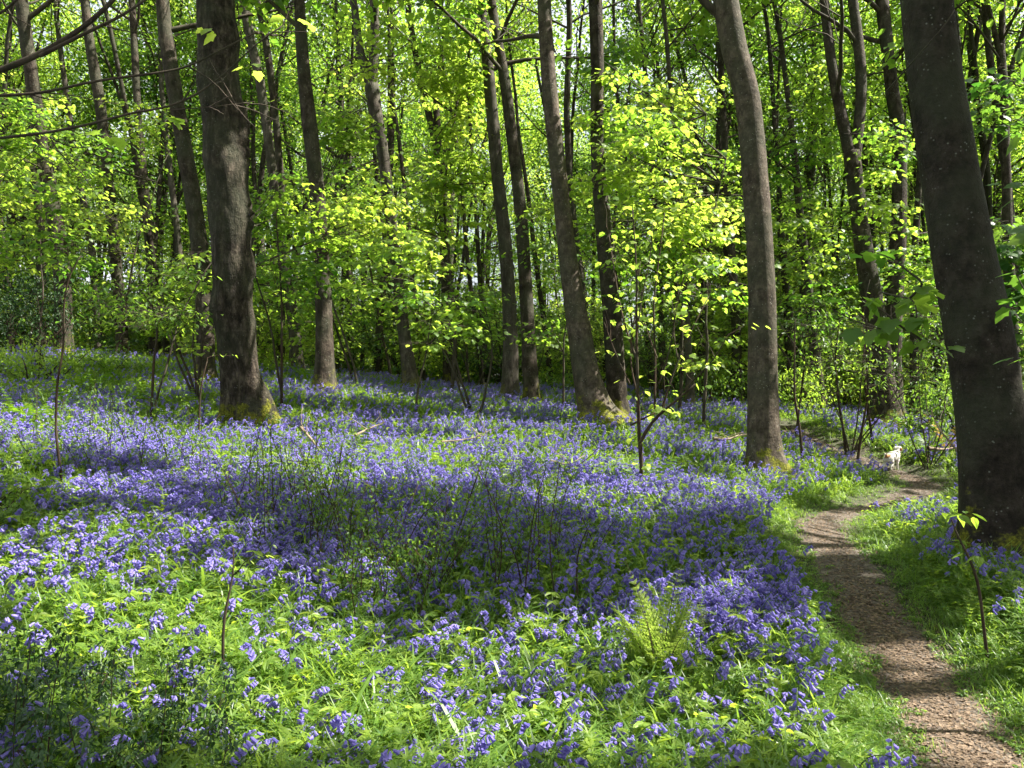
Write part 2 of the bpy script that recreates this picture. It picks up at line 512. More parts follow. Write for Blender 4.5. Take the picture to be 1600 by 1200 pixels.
def ground_mat():
    m, nt, P, out = mat('woodland_soil')
    g = N(nt, 'ShaderNodeNewGeometry').outputs['Position']
    c = ramp(nt, noise(nt, g, 14, 8, .7), [(.3, (.012, .010, .006)), (.5, (.035, .032, .014)), (.62, (.05, .06, .02)), (.8, (.10, .075, .04))])
    c2 = ramp(nt, noise(nt, g, 1.2, 4), [(.35, (.03, .05, .014)), (.65, (.05, .04, .022))])
    c = mix(nt, .4, c, c2)
    nt.links.new(c, P.inputs['Base Color']); P.inputs['Roughness'].default_value = .95
    b = N(nt, 'ShaderNodeBump'); b.inputs['Strength'].default_value = .8; b.inputs['Distance'].default_value = .04
    nt.links.new(noise(nt, g, 22, 6, .7), b.inputs['Height']); nt.links.new(b.outputs[0], P.inputs['Normal'])
    return m


def path_mat():
    m, nt, P, out = mat('trodden_earth')
    g = N(nt, 'ShaderNodeNewGeometry').outputs['Position']
    vo = N(nt, 'ShaderNodeTexVoronoi'); vo.inputs['Scale'].default_value = 38; nt.links.new(g, vo.inputs['Vector'])
    hs = N(nt, 'ShaderNodeSeparateColor'); nt.links.new(vo.outputs['Color'], hs.inputs[0])
    chips = ramp(nt, hs.outputs[0], [(0, (.04, .031, .025)), (.4, (.082, .066, .053)), (.8, (.135, .11, .09)), (1, (.26, .22, .18))])
    soil = ramp(nt, noise(nt, g, 9, 7, .7), [(.3, (.028, .021, .015)), (.55, (.075, .057, .042)), (.75, (.14, .11, .083))])
    c = mix(nt, .5, chips, soil)
    nt.links.new(c, P.inputs['Base Color']); P.inputs['Roughness'].default_value = .95
    b = N(nt, 'ShaderNodeBump'); b.inputs['Strength'].default_value = .9; b.inputs['Distance'].default_value = .015
    nt.links.new(math_(nt, 'ADD', noise(nt, g, 30, 6, .7), hs.outputs[1]), b.inputs['Height']); nt.links.new(b.outputs[0], P.inputs['Normal'])
    return m


M['ground'] = ground_mat()
M['path'] = path_mat()


def plain(name, col, rough=.8, n=6.0, var=.25):
    m, nt, P, out = mat(name)
    tc = N(nt, 'ShaderNodeTexCoord').outputs['Object']
    c = ramp(nt, noise(nt, tc, n, 4), [(.3, tuple(k * (1 - var) for k in col)), (.7, tuple(min(1, k * (1 + var)) for k in col))])
    nt.links.new(c, P.inputs['Base Color']); P.inputs['Roughness'].default_value = rough
    return m


# ------------------------------------------------------------------ ground and path
def spaced(a, b, fine0, fine1, step, growth=1.12):
    xs = list(np.arange(fine0, fine1 + 1e-6, step))
    s = step; x = fine1
    while x < b: s *= growth; x += s; xs.append(x)
    s = step; x = fine0
    while x > a: s *= growth; x -= s; xs.insert(0, x)
    return np.array(xs)


gx = spaced(-260, 260, -9, 11, .14); gy = spaced(-40, 500, 1, 19, .14)
X, Y = np.meshgrid(gx, gy)
Z = gz(X, Y)
mb = MB()
nx, ny = len(gx), len(gy)
I = (np.arange(ny - 1)[:, None] * nx + np.arange(nx - 1)[None]).ravel()
mb.add(np.stack([X, Y, Z], 2).reshape(-1, 3), quads=np.stack([I, I + 1, I + nx + 1, I + nx], 1))
tag(mb.build('ground', M['ground']), kind='structure')

rng = np.random.default_rng(11)
mb = MB()
Pc = PATH[:, :2]
T = np.gradient(Pc, axis=0); T /= np.linalg.norm(T, axis=1)[:, None]
Nn = np.stack([-T[:, 1], T[:, 0]], 1)
m_ = 15
rows = []
for i in range(len(Pc)):
    wl = PATH[i, 2] / 2 * .88 * (1.0 + .16 * mnoise.noise(Vector((i * .33, 3, 1)))) + .05
    wr = PATH[i, 2] / 2 * .88 * (1.0 + .16 * mnoise.noise(Vector((i * .33, 9, 5)))) + .05
    for k in range(m_):
        s = -1 + 2 * k / (m_ - 1)
        q = Pc[i] + Nn[i] * s * (wl if s > 0 else wr)
        rows.append((q[0], q[1]))
rows = np.array(rows)
edge = np.tile(np.abs(np.linspace(-1, 1, m_)) ** 6, len(Pc))
zz = gz(rows[:, 0], rows[:, 1]) + .012 - .03 * edge
I = (np.arange(len(Pc) - 1)[:, None] * m_ + np.arange(m_ - 1)[None]).ravel()
mb.add(np.column_stack([rows, zz]), quads=np.stack([I, I + 1, I + m_ + 1, I + m_], 1))
tag(mb.build('path', M['path']), kind='structure')

# ------------------------------------------------------------------ main trees, traced trunk by trunk
BASES = []          # (x, y, r) keep plants out of the trunks


def stem_line(trace, D, rng, base_fix=None, top=17.0, wob=.25, taper_top=.05):
    pts = []; rad = []
    for (px, py, wd) in trace:
        d = D
        p = at(px, py, d)
        pts.append(p); rad.append(wd / 2 / F * D * (.87 if wd > 28 else .92))
    pts = np.array(pts); rad = np.array(rad)
    return pts, rad


def resample(pts, rad, step):
    seg = np.linalg.norm(np.diff(pts, axis=0), axis=1); L = np.concatenate([[0], np.cumsum(seg)])
    n = max(3, int(L[-1] / step) + 1)
    t = np.linspace(0, L[-1], n)
    # smooth through the points
    P = np.stack([np.interp(t, L, pts[:, k]) for k in range(3)], 1); r = np.interp(t, L, rad)
    for _ in range(4):
        P[1:-1] = (P[:-2] + 2 * P[1:-1] + P[2:]) / 4; r[1:-1] = (r[:-2] + 2 * r[1:-1] + r[2:]) / 4
    return P, r


def crown_parts(rng, root, tops, radius, leaves, size, leafm, lo=7.0, hi=17.0, n_limb=9, mask=True, tmpl=SIMPLE, sub=6, per=26, barkm='twig', world=None):
    """limbs growing from the stem lines in tops; leaf sprays at their ends. All in the tree's own coordinates, world = offset"""
    br = MB(); lf = MB()
    C_ = []
    for li in range(n_limb):
        P, r = tops[li % len(tops)]
        zz = P[:, 2]
        z = lo + (hi - lo) * (li + rng.random()) / n_limb * .85
        i = int(np.argmin(abs(zz - z)))
        p0 = P[i]
        a = rng.random() * 2 * PI
        fr = (z - lo) / (hi - lo)
        Lb = radius * (1.05 - .55 * fr) * rng.uniform(.75, 1.15)
        el = R(rng.uniform(18, 42) + 25 * fr)
        d = np.array([math.cos(a) * math.cos(el), math.sin(a) * math.cos(el), math.sin(el)])
        limb = wander(rng, p0, d, Lb, 7, .10, .01)
        r0 = min(.07, max(.02, r[i] * .45))
        tube(br, limb, np.linspace(r0, .012, len(limb)), 5)
        for k in range(sub):
            j = 2 + int(rng.random() * (len(limb) - 2))
            j = min(j, len(limb) - 1)
            dd = limb[j] - limb[j - 1]; dd /= np.linalg.norm(dd)
            dd = dd + rng.normal(0, .75, 3) * np.array([1, 1, .5])
            tw = wander(rng, limb[j], dd, Lb * rng.uniform(.25, .5), 4, .16, .0)
            tube(br, tw, np.linspace(.013, .005, len(tw)), 3, cap=False)
            C_ += [tw[2], tw[3], tw[4]]
        C_.append(limb[-1])
    C_ = np.array(C_)
    if world is not None and mask:
        G = sun_foot(C_ + world)
        keep = rng.random(len(C_)) > lit(G, C_ + world)  # leaf sprays culled so the crown's shape casts the wanted sun patches
        C_ = C_[keep]
    if len(C_):
        k = per
        P = np.repeat(C_, k, 0)
        n = len(P)
        off = rng.normal(0, 1, (n, 3)) * np.array([.42, .42, .13])
        P = P + off
        if world is not None and mask:
            g = lit(sun_foot(P + world), P + world); kk = rng.random(n) > g * .97
            P = P[kk]; off = off[kk]; n = len(P)
        yaw = np.arctan2(off[:, 1], off[:, 0]) - PI / 2 + rng.normal(0, .8, n)
        lf.scatter(tmpl[0], tmpl[1], P, yaw, rng.normal(-.52, .32, n), rng.normal(0, .28, n), size * rng.uniform(.6, 1.2, n),
                   clump(P, rng, .09))
    br.build('branches', M[barkm], root)
    if lf.n: lf.build('crown', M[leafm], root, smooth=False)


def main_tree(trace, D, label, stems=(), barkm='bark', cat='tree', name='sycamore_tree', sides=18, radius=3.4, lump=.06, top=15.5, extra=None,
              low=None, seed=0, limb_n=9, flare=1.35, group=None, crown=True, leafm='leaf'):
    rng = np.random.default_rng(1000 + seed)
    bx = at(trace[-1][0], trace[-1][1], D)
    z0 = float(gz0(bx[0], D))
    root = thing(name, label, cat, (bx[0], D, z0), group)
    O = np.array([bx[0], D, z0])
    tr = trace[::-1]                                   # from base upward
    pts, rad = stem_line(tr, D, rng)
    # the base reaches into the ground
    pts[0] = np.array([bx[0], D, z0 - .05])
    keep = [0] + [i for i in range(1, len(pts)) if pts[i][2] > z0 + .12]
    pts = pts[keep]; rad = rad[keep]
    BASES.append((bx[0], D, rad[0]))
    # gentle sway in depth, nothing traced
    ph = rng.random() * 6
    zc = pts[:, 2] - z0
    pts[:, 1] += .05 * zc * np.sin(ph) + .12 * np.sin(zc * .5 + ph) * np.minimum(zc / 2, 1)
    trunk = MB()
    tops = []

    def extend(p, r):
        d = p[-1] - p[-2]; d /= np.linalg.norm(d); d[0] *= .6; d[1] *= .5; d /= np.linalg.norm(d)
        P = list(p); Rr = list(r)
        H = top - (p[-1][2] - z0)
        if H > .5:
            n = max(2, int(H / .9)); rr = r[-1]
            for i in range(n):
                d = d + rng.normal(0, .05, 3); d[2] = abs(d[2]); d /= np.linalg.norm(d)
                P.append(P[-1] + d * H / n); Rr.append(max(.03, rr * (1 - .85 * (i + 1) / n)))
        return np.array(P), np.array(Rr)
    p, r = (pts, rad) if stems else extend(pts, rad)
    P, r = resample(p, r, .07 if extra else .13)
    r[0:1] *= flare; r[1:2] *= (1 + (flare - 1) * .55); r[2:3] *= (1 + (flare - 1) * .2)
    tube(trunk, P - O, r, sides, lump=lump, seed=seed * 1.7, flute=.26)
    if not stems: tops.append((P - O, r))
    for st in stems:
        q, rr = stem_line(st[::-1], D, rng)
        zc = q[:, 2] - z0
        q[:, 1] += .05 * zc * np.sin(ph) + .12 * np.sin(zc * .5 + ph)
        q = np.vstack([P[-4], q]); rr = np.concatenate([[rr[0] * 1.05], rr])
        q, rr = extend(q, rr)
        q, rr = resample(q, rr, .16)
        tube(trunk, q - O, rr, max(8, sides - 6), lump=lump, seed=seed * 1.7 + 3)
        tops.append((q - O, rr))
    if extra: extra(trunk, O, rng)
    trunk.build('trunk', M[barkm], root)
    if crown:
        crown_parts(rng, root, tops, radius, 0, .20, leafm, lo=max(6.5, .42 * D), hi=top, n_limb=limb_n, world=O)
    return root, O


def burrs(spots):
    """swollen burrs: the trunk's own surface bulges out round each (px, py, D, radius, side)"""
    def fn(mb, O, rng):
        for px, py, D, r in spots:
            c = at(px, py, D - .12) - O
            for V in mb.v:
                d = V - c; L = np.linalg.norm(d * np.array([1, 1, .7]), axis=1)
                w_ = np.exp(-(L / (r * 1.3)) ** 2)
                ax = np.interp(V[:, 2], V[:, 2][::30][np.argsort(V[:, 2][::30])], V[:, 0][::30][np.argsort(V[:, 2][::30])])
                out = V - np.stack([ax, np.full(len(V), np.median(V[:, 1])), V[:, 2]], 1); out[:, 2] = 0
                out /= np.linalg.norm(out, axis=1)[:, None] + 1e-6
                V += out * (w_ * r * .8)[:, None]
    return fn


# T: big rugged tree on the left
main_tree([(338, -40, 60), (342, 60, 62), (348, 130, 62), (352, 200, 66), (360, 270, 72), (366, 330, 66), (368, 400, 62), (371, 470, 62), (374, 540, 66), (378, 600, 72), (383, 640, 82), (388, 668, 92)],
          11.8, 'thick rugged trunk with burrs and mossy flared foot, the big tree on the left', barkm='bark_rough', sides=44, lump=.16, seed=1, flare=1.4,
          extra=burrs([(388, 190, 11.8, .16), (398, 245, 11.8, .15), (352, 60, 11.8, .15), (330, 130, 11.8, .14), (398, 420, 11.8, .12), (340, 480, 11.8, .14), (330, 250, 11.8, .10), (395, 335, 11.8, .12), (345, 330, 11.8, .11), (352, 420, 11.8, .12), (400, 630, 11.8, .16), (415, 655, 11.8, .14), (385, 510, 11.8, .10)]))
main_tree([(243, -20, 21), (250, 40, 23), (263, 110, 25), (280, 200, 25), (297, 290, 27), (308, 360, 29), (316, 450, 30), (320, 540, 31), (322, 603, 38)],
          15.8, 'dark leaning tree just left of and behind the big rugged trunk', seed=2, stems=())
main_tree([(462, -20, 18), (466, 50, 20), (471, 110, 22), (480, 190, 26), (488, 260, 26), (494, 330, 27), (499, 410, 28), (503, 490, 30), (506, 560, 34), (508, 618, 44)],
          15.2, 'slim dark trunk with pale sunlit foot, right of the big rugged tree', seed=3)
main_tree([(35, -20, 20), (43, 60, 21), (52, 140, 22), (62, 220, 23), (74, 300, 25), (86, 370, 26), (94, 430, 27), (98, 500, 28), (100, 545, 32)],
          18.5, 'brown leaning trunk nearest the left edge, its foot hidden by low bushes', seed=4)
main_tree([(127, -20, 14), (135, 50, 15), (147, 120, 18), (155, 170, 18), (163, 260, 17), (170, 350, 18), (178, 430, 19), (187, 500, 19), (193, 562, 24)],
          20, 'straight grey trunk on the left standing at the edge of green ferns', seed=5)
main_tree([(190, -20, 11), (198, 60, 12), (204, 130, 12), (213, 210, 13), (222, 290, 15), (231, 370, 16), (238, 460, 18), (243, 575, 21)],
          22.5, 'slender pale-footed trunk between the straight grey tree and the dark leaning tree', seed=6, sides=12)
main_tree([(375, -20, 14), (388, 50, 15), (404, 120, 16), (416, 200, 16), (424, 270, 16), (432, 350, 17), (445, 430, 18), (458, 510, 20), (465, 586, 25)],
          21.5, 'thin grey trunk with sunlit foot between the rugged tree and the slim dark tree', seed=7, sides=12, barkm='bark_grey')
main_tree([(578, 128, 26), (583, 165, 24), (592, 205, 20), (600, 260, 20), (607, 320, 19), (613, 380, 19), (622, 460, 20), (633, 540, 22), (643, 603, 30)],
          19, 'pale tree forking into two stems with a mossy crotch, upper left of centre',
          stems=[[(546, -20, 12), (553, 20, 12), (557, 60, 13), (565, 95, 14), (573, 118, 15)], [(580, -20, 15), (583, 30, 16), (582, 70, 16), (580, 108, 17)]], seed=8, barkm='bark_grey', sides=14)
main_tree([(693, 262, 18), (693, 320, 17), (694, 380, 17), (697, 450, 19), (701, 520, 22), (705, 608, 30)],
          22.5, 'dark tree forking at mid height behind the young bright sapling in the centre',
          stems=[[(632, -20, 9), (640, 30, 10), (652, 100, 11), (668, 170, 12), (683, 235, 13)], [(700, 0, 8), (690, 90, 9), (680, 160, 11), (688, 240, 12)]], seed=9, sides=12)
main_tree([(748, -20, 16), (756, 40, 17), (763, 110, 20), (770, 190, 21), (776, 260, 21), (784, 330, 22), (791, 400, 23), (796, 480, 24), (798, 560, 27), (797, 630, 34)],
          17.5, 'smooth grey trunk, left one of the close pair in the middle of the wood', seed=10, barkm='bark_grey')
main_tree([(766, -20, 15), (773, 30, 16), (784, 90, 17), (793, 150, 19), (801, 220, 20), (810, 290, 21), (816, 360, 22), (821, 440, 23), (826, 530, 24), (832, 636, 30)],
          16.8, 'very dark trunk, right one of the close pair in the middle of the wood', seed=11)
main_tree([(851, -20, 24), (854, 50, 25), (858, 120, 26), (865, 190, 28), (872, 260, 29), (880, 330, 31), (888, 400, 34), (898, 470, 39), (908, 530, 44), (916, 580, 48), (925, 620, 56), (936, 662, 74)],
          13.6, 'stout leaning trunk with a broad mossy foot joined to its darker neighbour', barkm='bark_brown', seed=12, sides=24, lump=.07, flare=1.35)
main_tree([(926, -20, 23), (929, 50, 23), (932, 120, 22), (931, 200, 22), (934, 280, 24), (941, 350, 28), (947, 410, 32), (953, 470, 33), (958, 540, 34), (962, 600, 35), (966, 664, 46)],
          14.3, 'dark trunk with dappled bark standing close behind the stout leaning one', seed=13, sides=20)
main_tree([(1137, -20, 44), (1143, 30, 45), (1152, 85, 45), (1166, 130, 45), (1172, 170, 44), (1177, 240, 45), (1182, 310, 46), (1186, 380, 46), (1189, 450, 48), (1191, 530, 50), (1193, 600, 53), (1194, 670, 56), (1195, 715, 61), (1197, 748, 68)],
          11.6, 'tall clean trunk with bright moss at the foot, just left of the path', barkm='bark_brown', seed=14, sides=26, lump=.05, flare=1.4)
main_tree([(1334, 235, 27), (1339, 280, 27), (1344, 330, 29), (1352, 390, 31), (1362, 450, 36), (1372, 520, 42), (1379, 590, 46), (1386, 672, 60)],
          15.5, 'dark tree forked into two upright stems standing behind the dog',
          stems=[[(1299, -20, 15), (1303, 40, 16), (1308, 100, 17), (1317, 160, 19), (1327, 215, 20)], [(1345, -20, 16), (1351, 50, 18), (1354, 110, 18), (1351, 160, 18), (1344, 212, 18)]], seed=15, sides=18)
main_tree([(1392, -20, 22), (1396, 40, 22), (1400, 100, 20), (1404, 150, 22), (1412, 190, 25), (1412, 260, 23), (1411, 330, 24), (1408, 400, 27), (1404, 480, 27), (1400, 560, 29), (1398, 662, 36)],
          17.2, 'knotty dark trunk between the forked tree and the big right-hand trunk', seed=16, sides=16, lump=.1)
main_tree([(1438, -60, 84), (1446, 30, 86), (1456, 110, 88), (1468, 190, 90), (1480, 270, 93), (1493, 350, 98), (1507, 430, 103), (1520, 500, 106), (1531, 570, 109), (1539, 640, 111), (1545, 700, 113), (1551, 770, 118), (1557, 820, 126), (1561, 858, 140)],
          6.3, 'huge shaded smooth trunk leaning left, the nearest tree at the right edge', barkm='bark_shade', seed=17, sides=36, lump=.05, flare=1.35, top=16)
main_tree([(1530, -20, 10), (1538, 50, 11), (1548, 120, 12), (1558, 190, 12), (1568, 260, 13), (1580, 420, 15), (1590, 600, 20)], 20, 'thin dark trunk just right of the huge shaded one', seed=18, sides=10)
main_tree([(1578, 60, 15), (1580, 130, 14), (1579, 200, 14), (1580, 280, 15), (1583, 400, 17), (1590, 620, 22)], 18,
          'small forked tree against the light at the right edge', stems=[[(1560, -20, 8), (1570, 30, 9)], [(1588, -20, 10), (1583, 30, 11)]], seed=19, sides=10)
main_tree([(1120, -20, 10), (1124, 60, 11), (1128, 150, 11), (1132, 230, 12), (1135, 300, 12), (1142, 420, 14), (1148, 520, 16), (1152, 635, 20)], 20,
          'thin dark trunk just left of the tall clean one', seed=20, sides=10)
main_tree([(1228, 40, 8), (1234, 110, 9), (1240, 180, 10), (1246, 260, 12), (1252, 340, 13), (1262, 430, 15), (1274, 540, 17), (1284, 645, 24)], 18.5,
          'crooked dark trunk right of the tall clean one, its foot among shrubs', seed=21, sides=10)
main_tree([(1040, 60, 7), (1052, 200, 8), (1062, 330, 10), (1070, 430, 11), (1075, 510, 12), (1078, 580, 14), (1079, 638, 19)], 18,
          'thin pale trunk shining in the sun behind the many-stemmed shrub', seed=22, sides=10, barkm='bark_grey')
main_tree([(810, 200, 6), (825, 300, 7), (836, 400, 8), (850, 500, 9), (857, 560, 10), (861, 613, 13)], 23, 'small lit trunk seen between the dark pair and the stout leaning tree', seed=23, sides=8)
main_tree([(8, -20, 9), (20, 40, 10), (34, 120, 11), (44, 200, 12), (52, 280, 13), (60, 360, 14), (66, 470, 16)], 21, 'slight grey trunk at the left edge behind the brown leaning one', seed=24, sides=10)
main_tree([(102, -20, 8), (108, 70, 8), (114, 150, 9), (122, 240, 10), (135, 320, 11), (148, 400, 12), (156, 490, 15)], 25, 'thin lit trunk left of the straight grey one', seed=25, sides=8, barkm='bark_grey')
main_tree([(245, 130, 9), (256, 210, 10), (264, 280, 11), (272, 350, 11), (280, 430, 12), (286, 570, 14)], 25, 'pale birch-like stem behind the dark leaning tree', seed=26, sides=8, barkm='bark_grey')
main_tree([(610, -20, 11), (611, 70, 12), (612, 150, 13), (610, 230, 13), (606, 310, 13), (600, 420, 13), (592, 500, 13), (590, 590, 15)], 23.5, 'dark upright trunk close behind the pale forked tree', seed=27, sides=8)
main_tree([(535, 100, 6), (540, 250, 7), (544, 400, 8), (548, 500, 9), (550, 594, 12)], 24.5, 'short-looking slender trunk right of the slim dark one', seed=28, sides=8)
main_tree([(884, -20, 9), (888, 50, 9), (886, 110, 10), (884, 180, 11), (890, 300, 11), (905, 420, 12), (918, 520, 13), (925, 610, 15)], 21, 'narrow dark trunk glimpsed behind the stout leaning tree', seed=29, sides=8)
main_tree([(1003, -20, 7), (1008, 40, 7), (1012, 100, 8), (1020, 250, 9), (1030, 400, 10), (1038, 620, 13)], 22, 'thin trunk rising into bright sky above the centre-right foliage', seed=30, sides=8)
main_tree([(735, 200, 6), (745, 350, 7), (753, 480, 9), (760, 606, 12)], 24, 'slender trunk left of the close pair in the middle', seed=31, sides=8)
main_tree([(400, -20, 12), (418, 40, 12), (428, 110, 12), (436, 200, 12), (444, 330, 13), (440, 450, 14), (438, 588, 16)], 24, 'narrow trunk second behind the gap right of the rugged tree', seed=32, sides=8)
main_tree([(1190, 60, 7), (1205, 200, 8), (1218, 350, 9), (1232, 500, 11), (1240, 650, 14)], 21, 'very thin trunk right beside the tall clean one', seed=33, sides=8)
main_tree([(1440, 120, 9), (1436, 250, 10), (1430, 400, 12), (1428, 560, 14), (1430, 665, 18)], 19, 'thin dark trunk showing left of the huge shaded one', seed=34, sides=8)

# trees outside the frame whose crowns shade the ground
OFF = [(9, 3.2), (11.5, 7.5), (14.5, 1.5), (9.5, -2.5), (17, 9.5), (20, 4.5), (14, -4.5), (12, 11), (7.4, 0), (19, 0), (23.5, 0.5), (13, 4.5), (17, 5.5), (10.5, 5),
       (-8.5, 4), (-12, 9.5), (-6, -2.5), (1, -5.5), (5, -5), (-3, -7), (13, 8.7), (11, .5)]
for i, (x, y) in enumerate(OFF):
    rng = np.random.default_rng(500 + i)
    z0 = float(gz0(x, y))
    O = np.array([x, y, z0])
    root = thing('sycamore_tree', 'tall sycamore beyond the edge of the view, its crown shading the bluebells', 'tree', O, 'sycamores beside the clearing')
    P = wander(rng, (0, 0, -.1), (rng.normal(0, .06), rng.normal(0, .06), 1), 15.5, 40, .02)
    r = np.linspace(.24, .04, len(P)); r[0] *= 1.3
    t = MB(); tube(t, P, r, 12, lump=.06, seed=i); t.build('trunk', M['bark'], root)
    BASES.append((x, y, .25))
    crown_parts(rng, root, [(P, r)], 4.0, 0, .21, 'leaf', lo=6.0, hi=15.5, n_limb=11, world=O, per=48)

# ------------------------------------------------------------------ woodland trees behind (eight kinds, copied)
def gap_label(px):
    marks = [(0, 'left edge', ), (98, 'brown leaning tree'), (193, 'straight grey tree'), (320, 'dark leaning tree'), (388, 'big rugged tree'), (508, 'slim dark tree'), (640, 'pale forked tree'),
             (797, 'central pair'), (930, 'stout leaning tree'), (1195, 'tall clean tree'), (1385, 'big forked tree'), (1555, 'huge shaded tree'), (1600, 'right edge')]
    if px <= 0: return 'beyond the left edge'
    for a, b in zip(marks, marks[1:]):
        if px < b[0]:
            return f'between the {a[1]} and the {b[1]}'
    return 'beyond the right edge'


def wood_tree(seed, H, r0, clusters, leafm, barkm, size=.15, radius=3.2, lo=2.2, fork=False, per=24, nl=22):
    size *= .8; per = int(per * 1.55); lo = max(lo, 4.5)
    rng = np.random.default_rng(seed)
    root = thing('woodland_tree', 'x', 'tree', (0, 0, 0))
    t = MB()
    lean = rng.normal(0, .07, 2)
    P = wander(rng, (0, 0, -.3), (lean[0] - .05, lean[1], 1), H, 30, .03)
    r = np.linspace(r0, .03, len(P)); r[0] *= 1.3
    tube(t, P, r, 10, lump=.08, seed=seed)
    tops = [(P, r)]
    if fork:
        Q = wander(rng, P[9], (rng.normal(0, .2), rng.normal(0, .2), 1), H * .65, 16, .04); rq = np.linspace(r[9] * .8, .03, len(Q))
        tube(t, Q, rq, 8, lump=.08, seed=seed + 1); tops.append((Q, rq))
    t.build('trunk', M[barkm], root)
    crown_parts(rng, root, tops, radius, 0, size, leafm, lo=lo, hi=H, n_limb=nl, mask=False, sub=5, per=per)
    return root


protos = [wood_tree(21, 17, .19, 0, 'leaf', 'bark_far', per=12), wood_tree(22, 15, .15, 0, 'leaf', 'bark_far', fork=True, per=12), wood_tree(23, 18, .22, 0, 'leaf_deep', 'bark_grey', lo=4.5, per=11),
          wood_tree(24, 14, .12, 0, 'leaf_bright', 'bark_far', per=16), wood_tree(25, 16, .17, 0, 'leaf', 'bark_grey', fork=True, lo=4, per=11), wood_tree(26, 12, .09, 0, 'leaf_bright', 'bark_grey', lo=1.5, per=18),
          wood_tree(27, 17, .20, 0, 'leaf_deep', 'bark_far', lo=5, per=10), wood_tree(28, 13, .10, 0, 'leaf_deep', 'bark_far', lo=1.8, per=20)]
protos += [wood_tree(29, 15, .085, 0, 'leaf', 'bark_far', lo=7.5, per=12, nl=12), wood_tree(30, 14, .07, 0, 'leaf_bright', 'bark_far', lo=8, per=12, nl=10), wood_tree(31, 16, .11, 0, 'leaf', 'bark_far', lo=8.5, per=12, nl=12, fork=True)]
rng = np.random.default_rng(77)
spots = []
tries = 0
while len(spots) < 290 and tries < 9000:
    tries += 1
    D = 21 + 50 * rng.random() ** 1.25
    px = rng.uniform(-260, 1740)
    x = (px - 800) / F * D
    if (D < 48 and 765 < px < 850) or (D < 34 and 950 < px < 1010): continue
    if all((x - a) ** 2 + (D - b) ** 2 > (.8 + .02 * D) ** 2 for a, b in spots) and all((x - a) ** 2 + (D - b) ** 2 > 1.4 for a, b, _ in BASES):
        spots.append((x, D))
used = set()
for i, (x, y) in enumerate(spots):
    k = int(rng.integers(0, 8)) if i % 5 < 2 else int(rng.integers(8, 11))
    px = 800 + F * x / y
    lab = ['tall', 'forked', 'high-crowned', 'bright', 'grey', 'thin', 'dark', 'slight', 'slim', 'pole-like', 'bare-legged'][k] + ' far tree ' + gap_label(px)
    loc = (x, y, float(gz0(x, y)))
    rz, sc = rng.random() * 2 * PI, rng.uniform(.85, 1.2)
    grp = 'woodland trees ' + gap_label(px)
    if k not in used:
        used.add(k); o = protos[k]; o.location = loc; o.rotation_euler = (0, 0, rz); o.scale = (sc,) * 3; o['label'] = lab; o['group'] = grp
    else: dup(protos[k], loc, rz, sc, lab, grp)
    BASES.append((x, y, .15))

# ------------------------------------------------------------------ saplings and understorey
def spray(rng, lf, C_, per, spread, size, tmpl, flat=.2, sig=.22):
    C_ = np.asarray(C_)
    if tmpl is MAPLE and size > .1: size *= .84; per = int(per * 2.1); C_ = C_[rng.random(len(C_)) < .68]; spread *= .92
    P = np.repeat(C_, per, 0); n = len(P)
    ct = np.repeat(rng.normal(0, .16, len(C_)), per)
    off = rng.normal(0, 1, (n, 3)) * np.array([spread, spread, spread * flat]); P = P + off
    yaw = np.arctan2(off[:, 1], off[:, 0]) - PI / 2 + rng.normal(0, .7, n)
    lf.scatter(tmpl[0], tmpl[1], P, yaw, rng.normal(-.58, sig + .08, n), rng.normal(0, sig, n), size * rng.uniform(.55, 1.2, n), np.clip(clump(P, rng, .07) + ct, 0, 1))


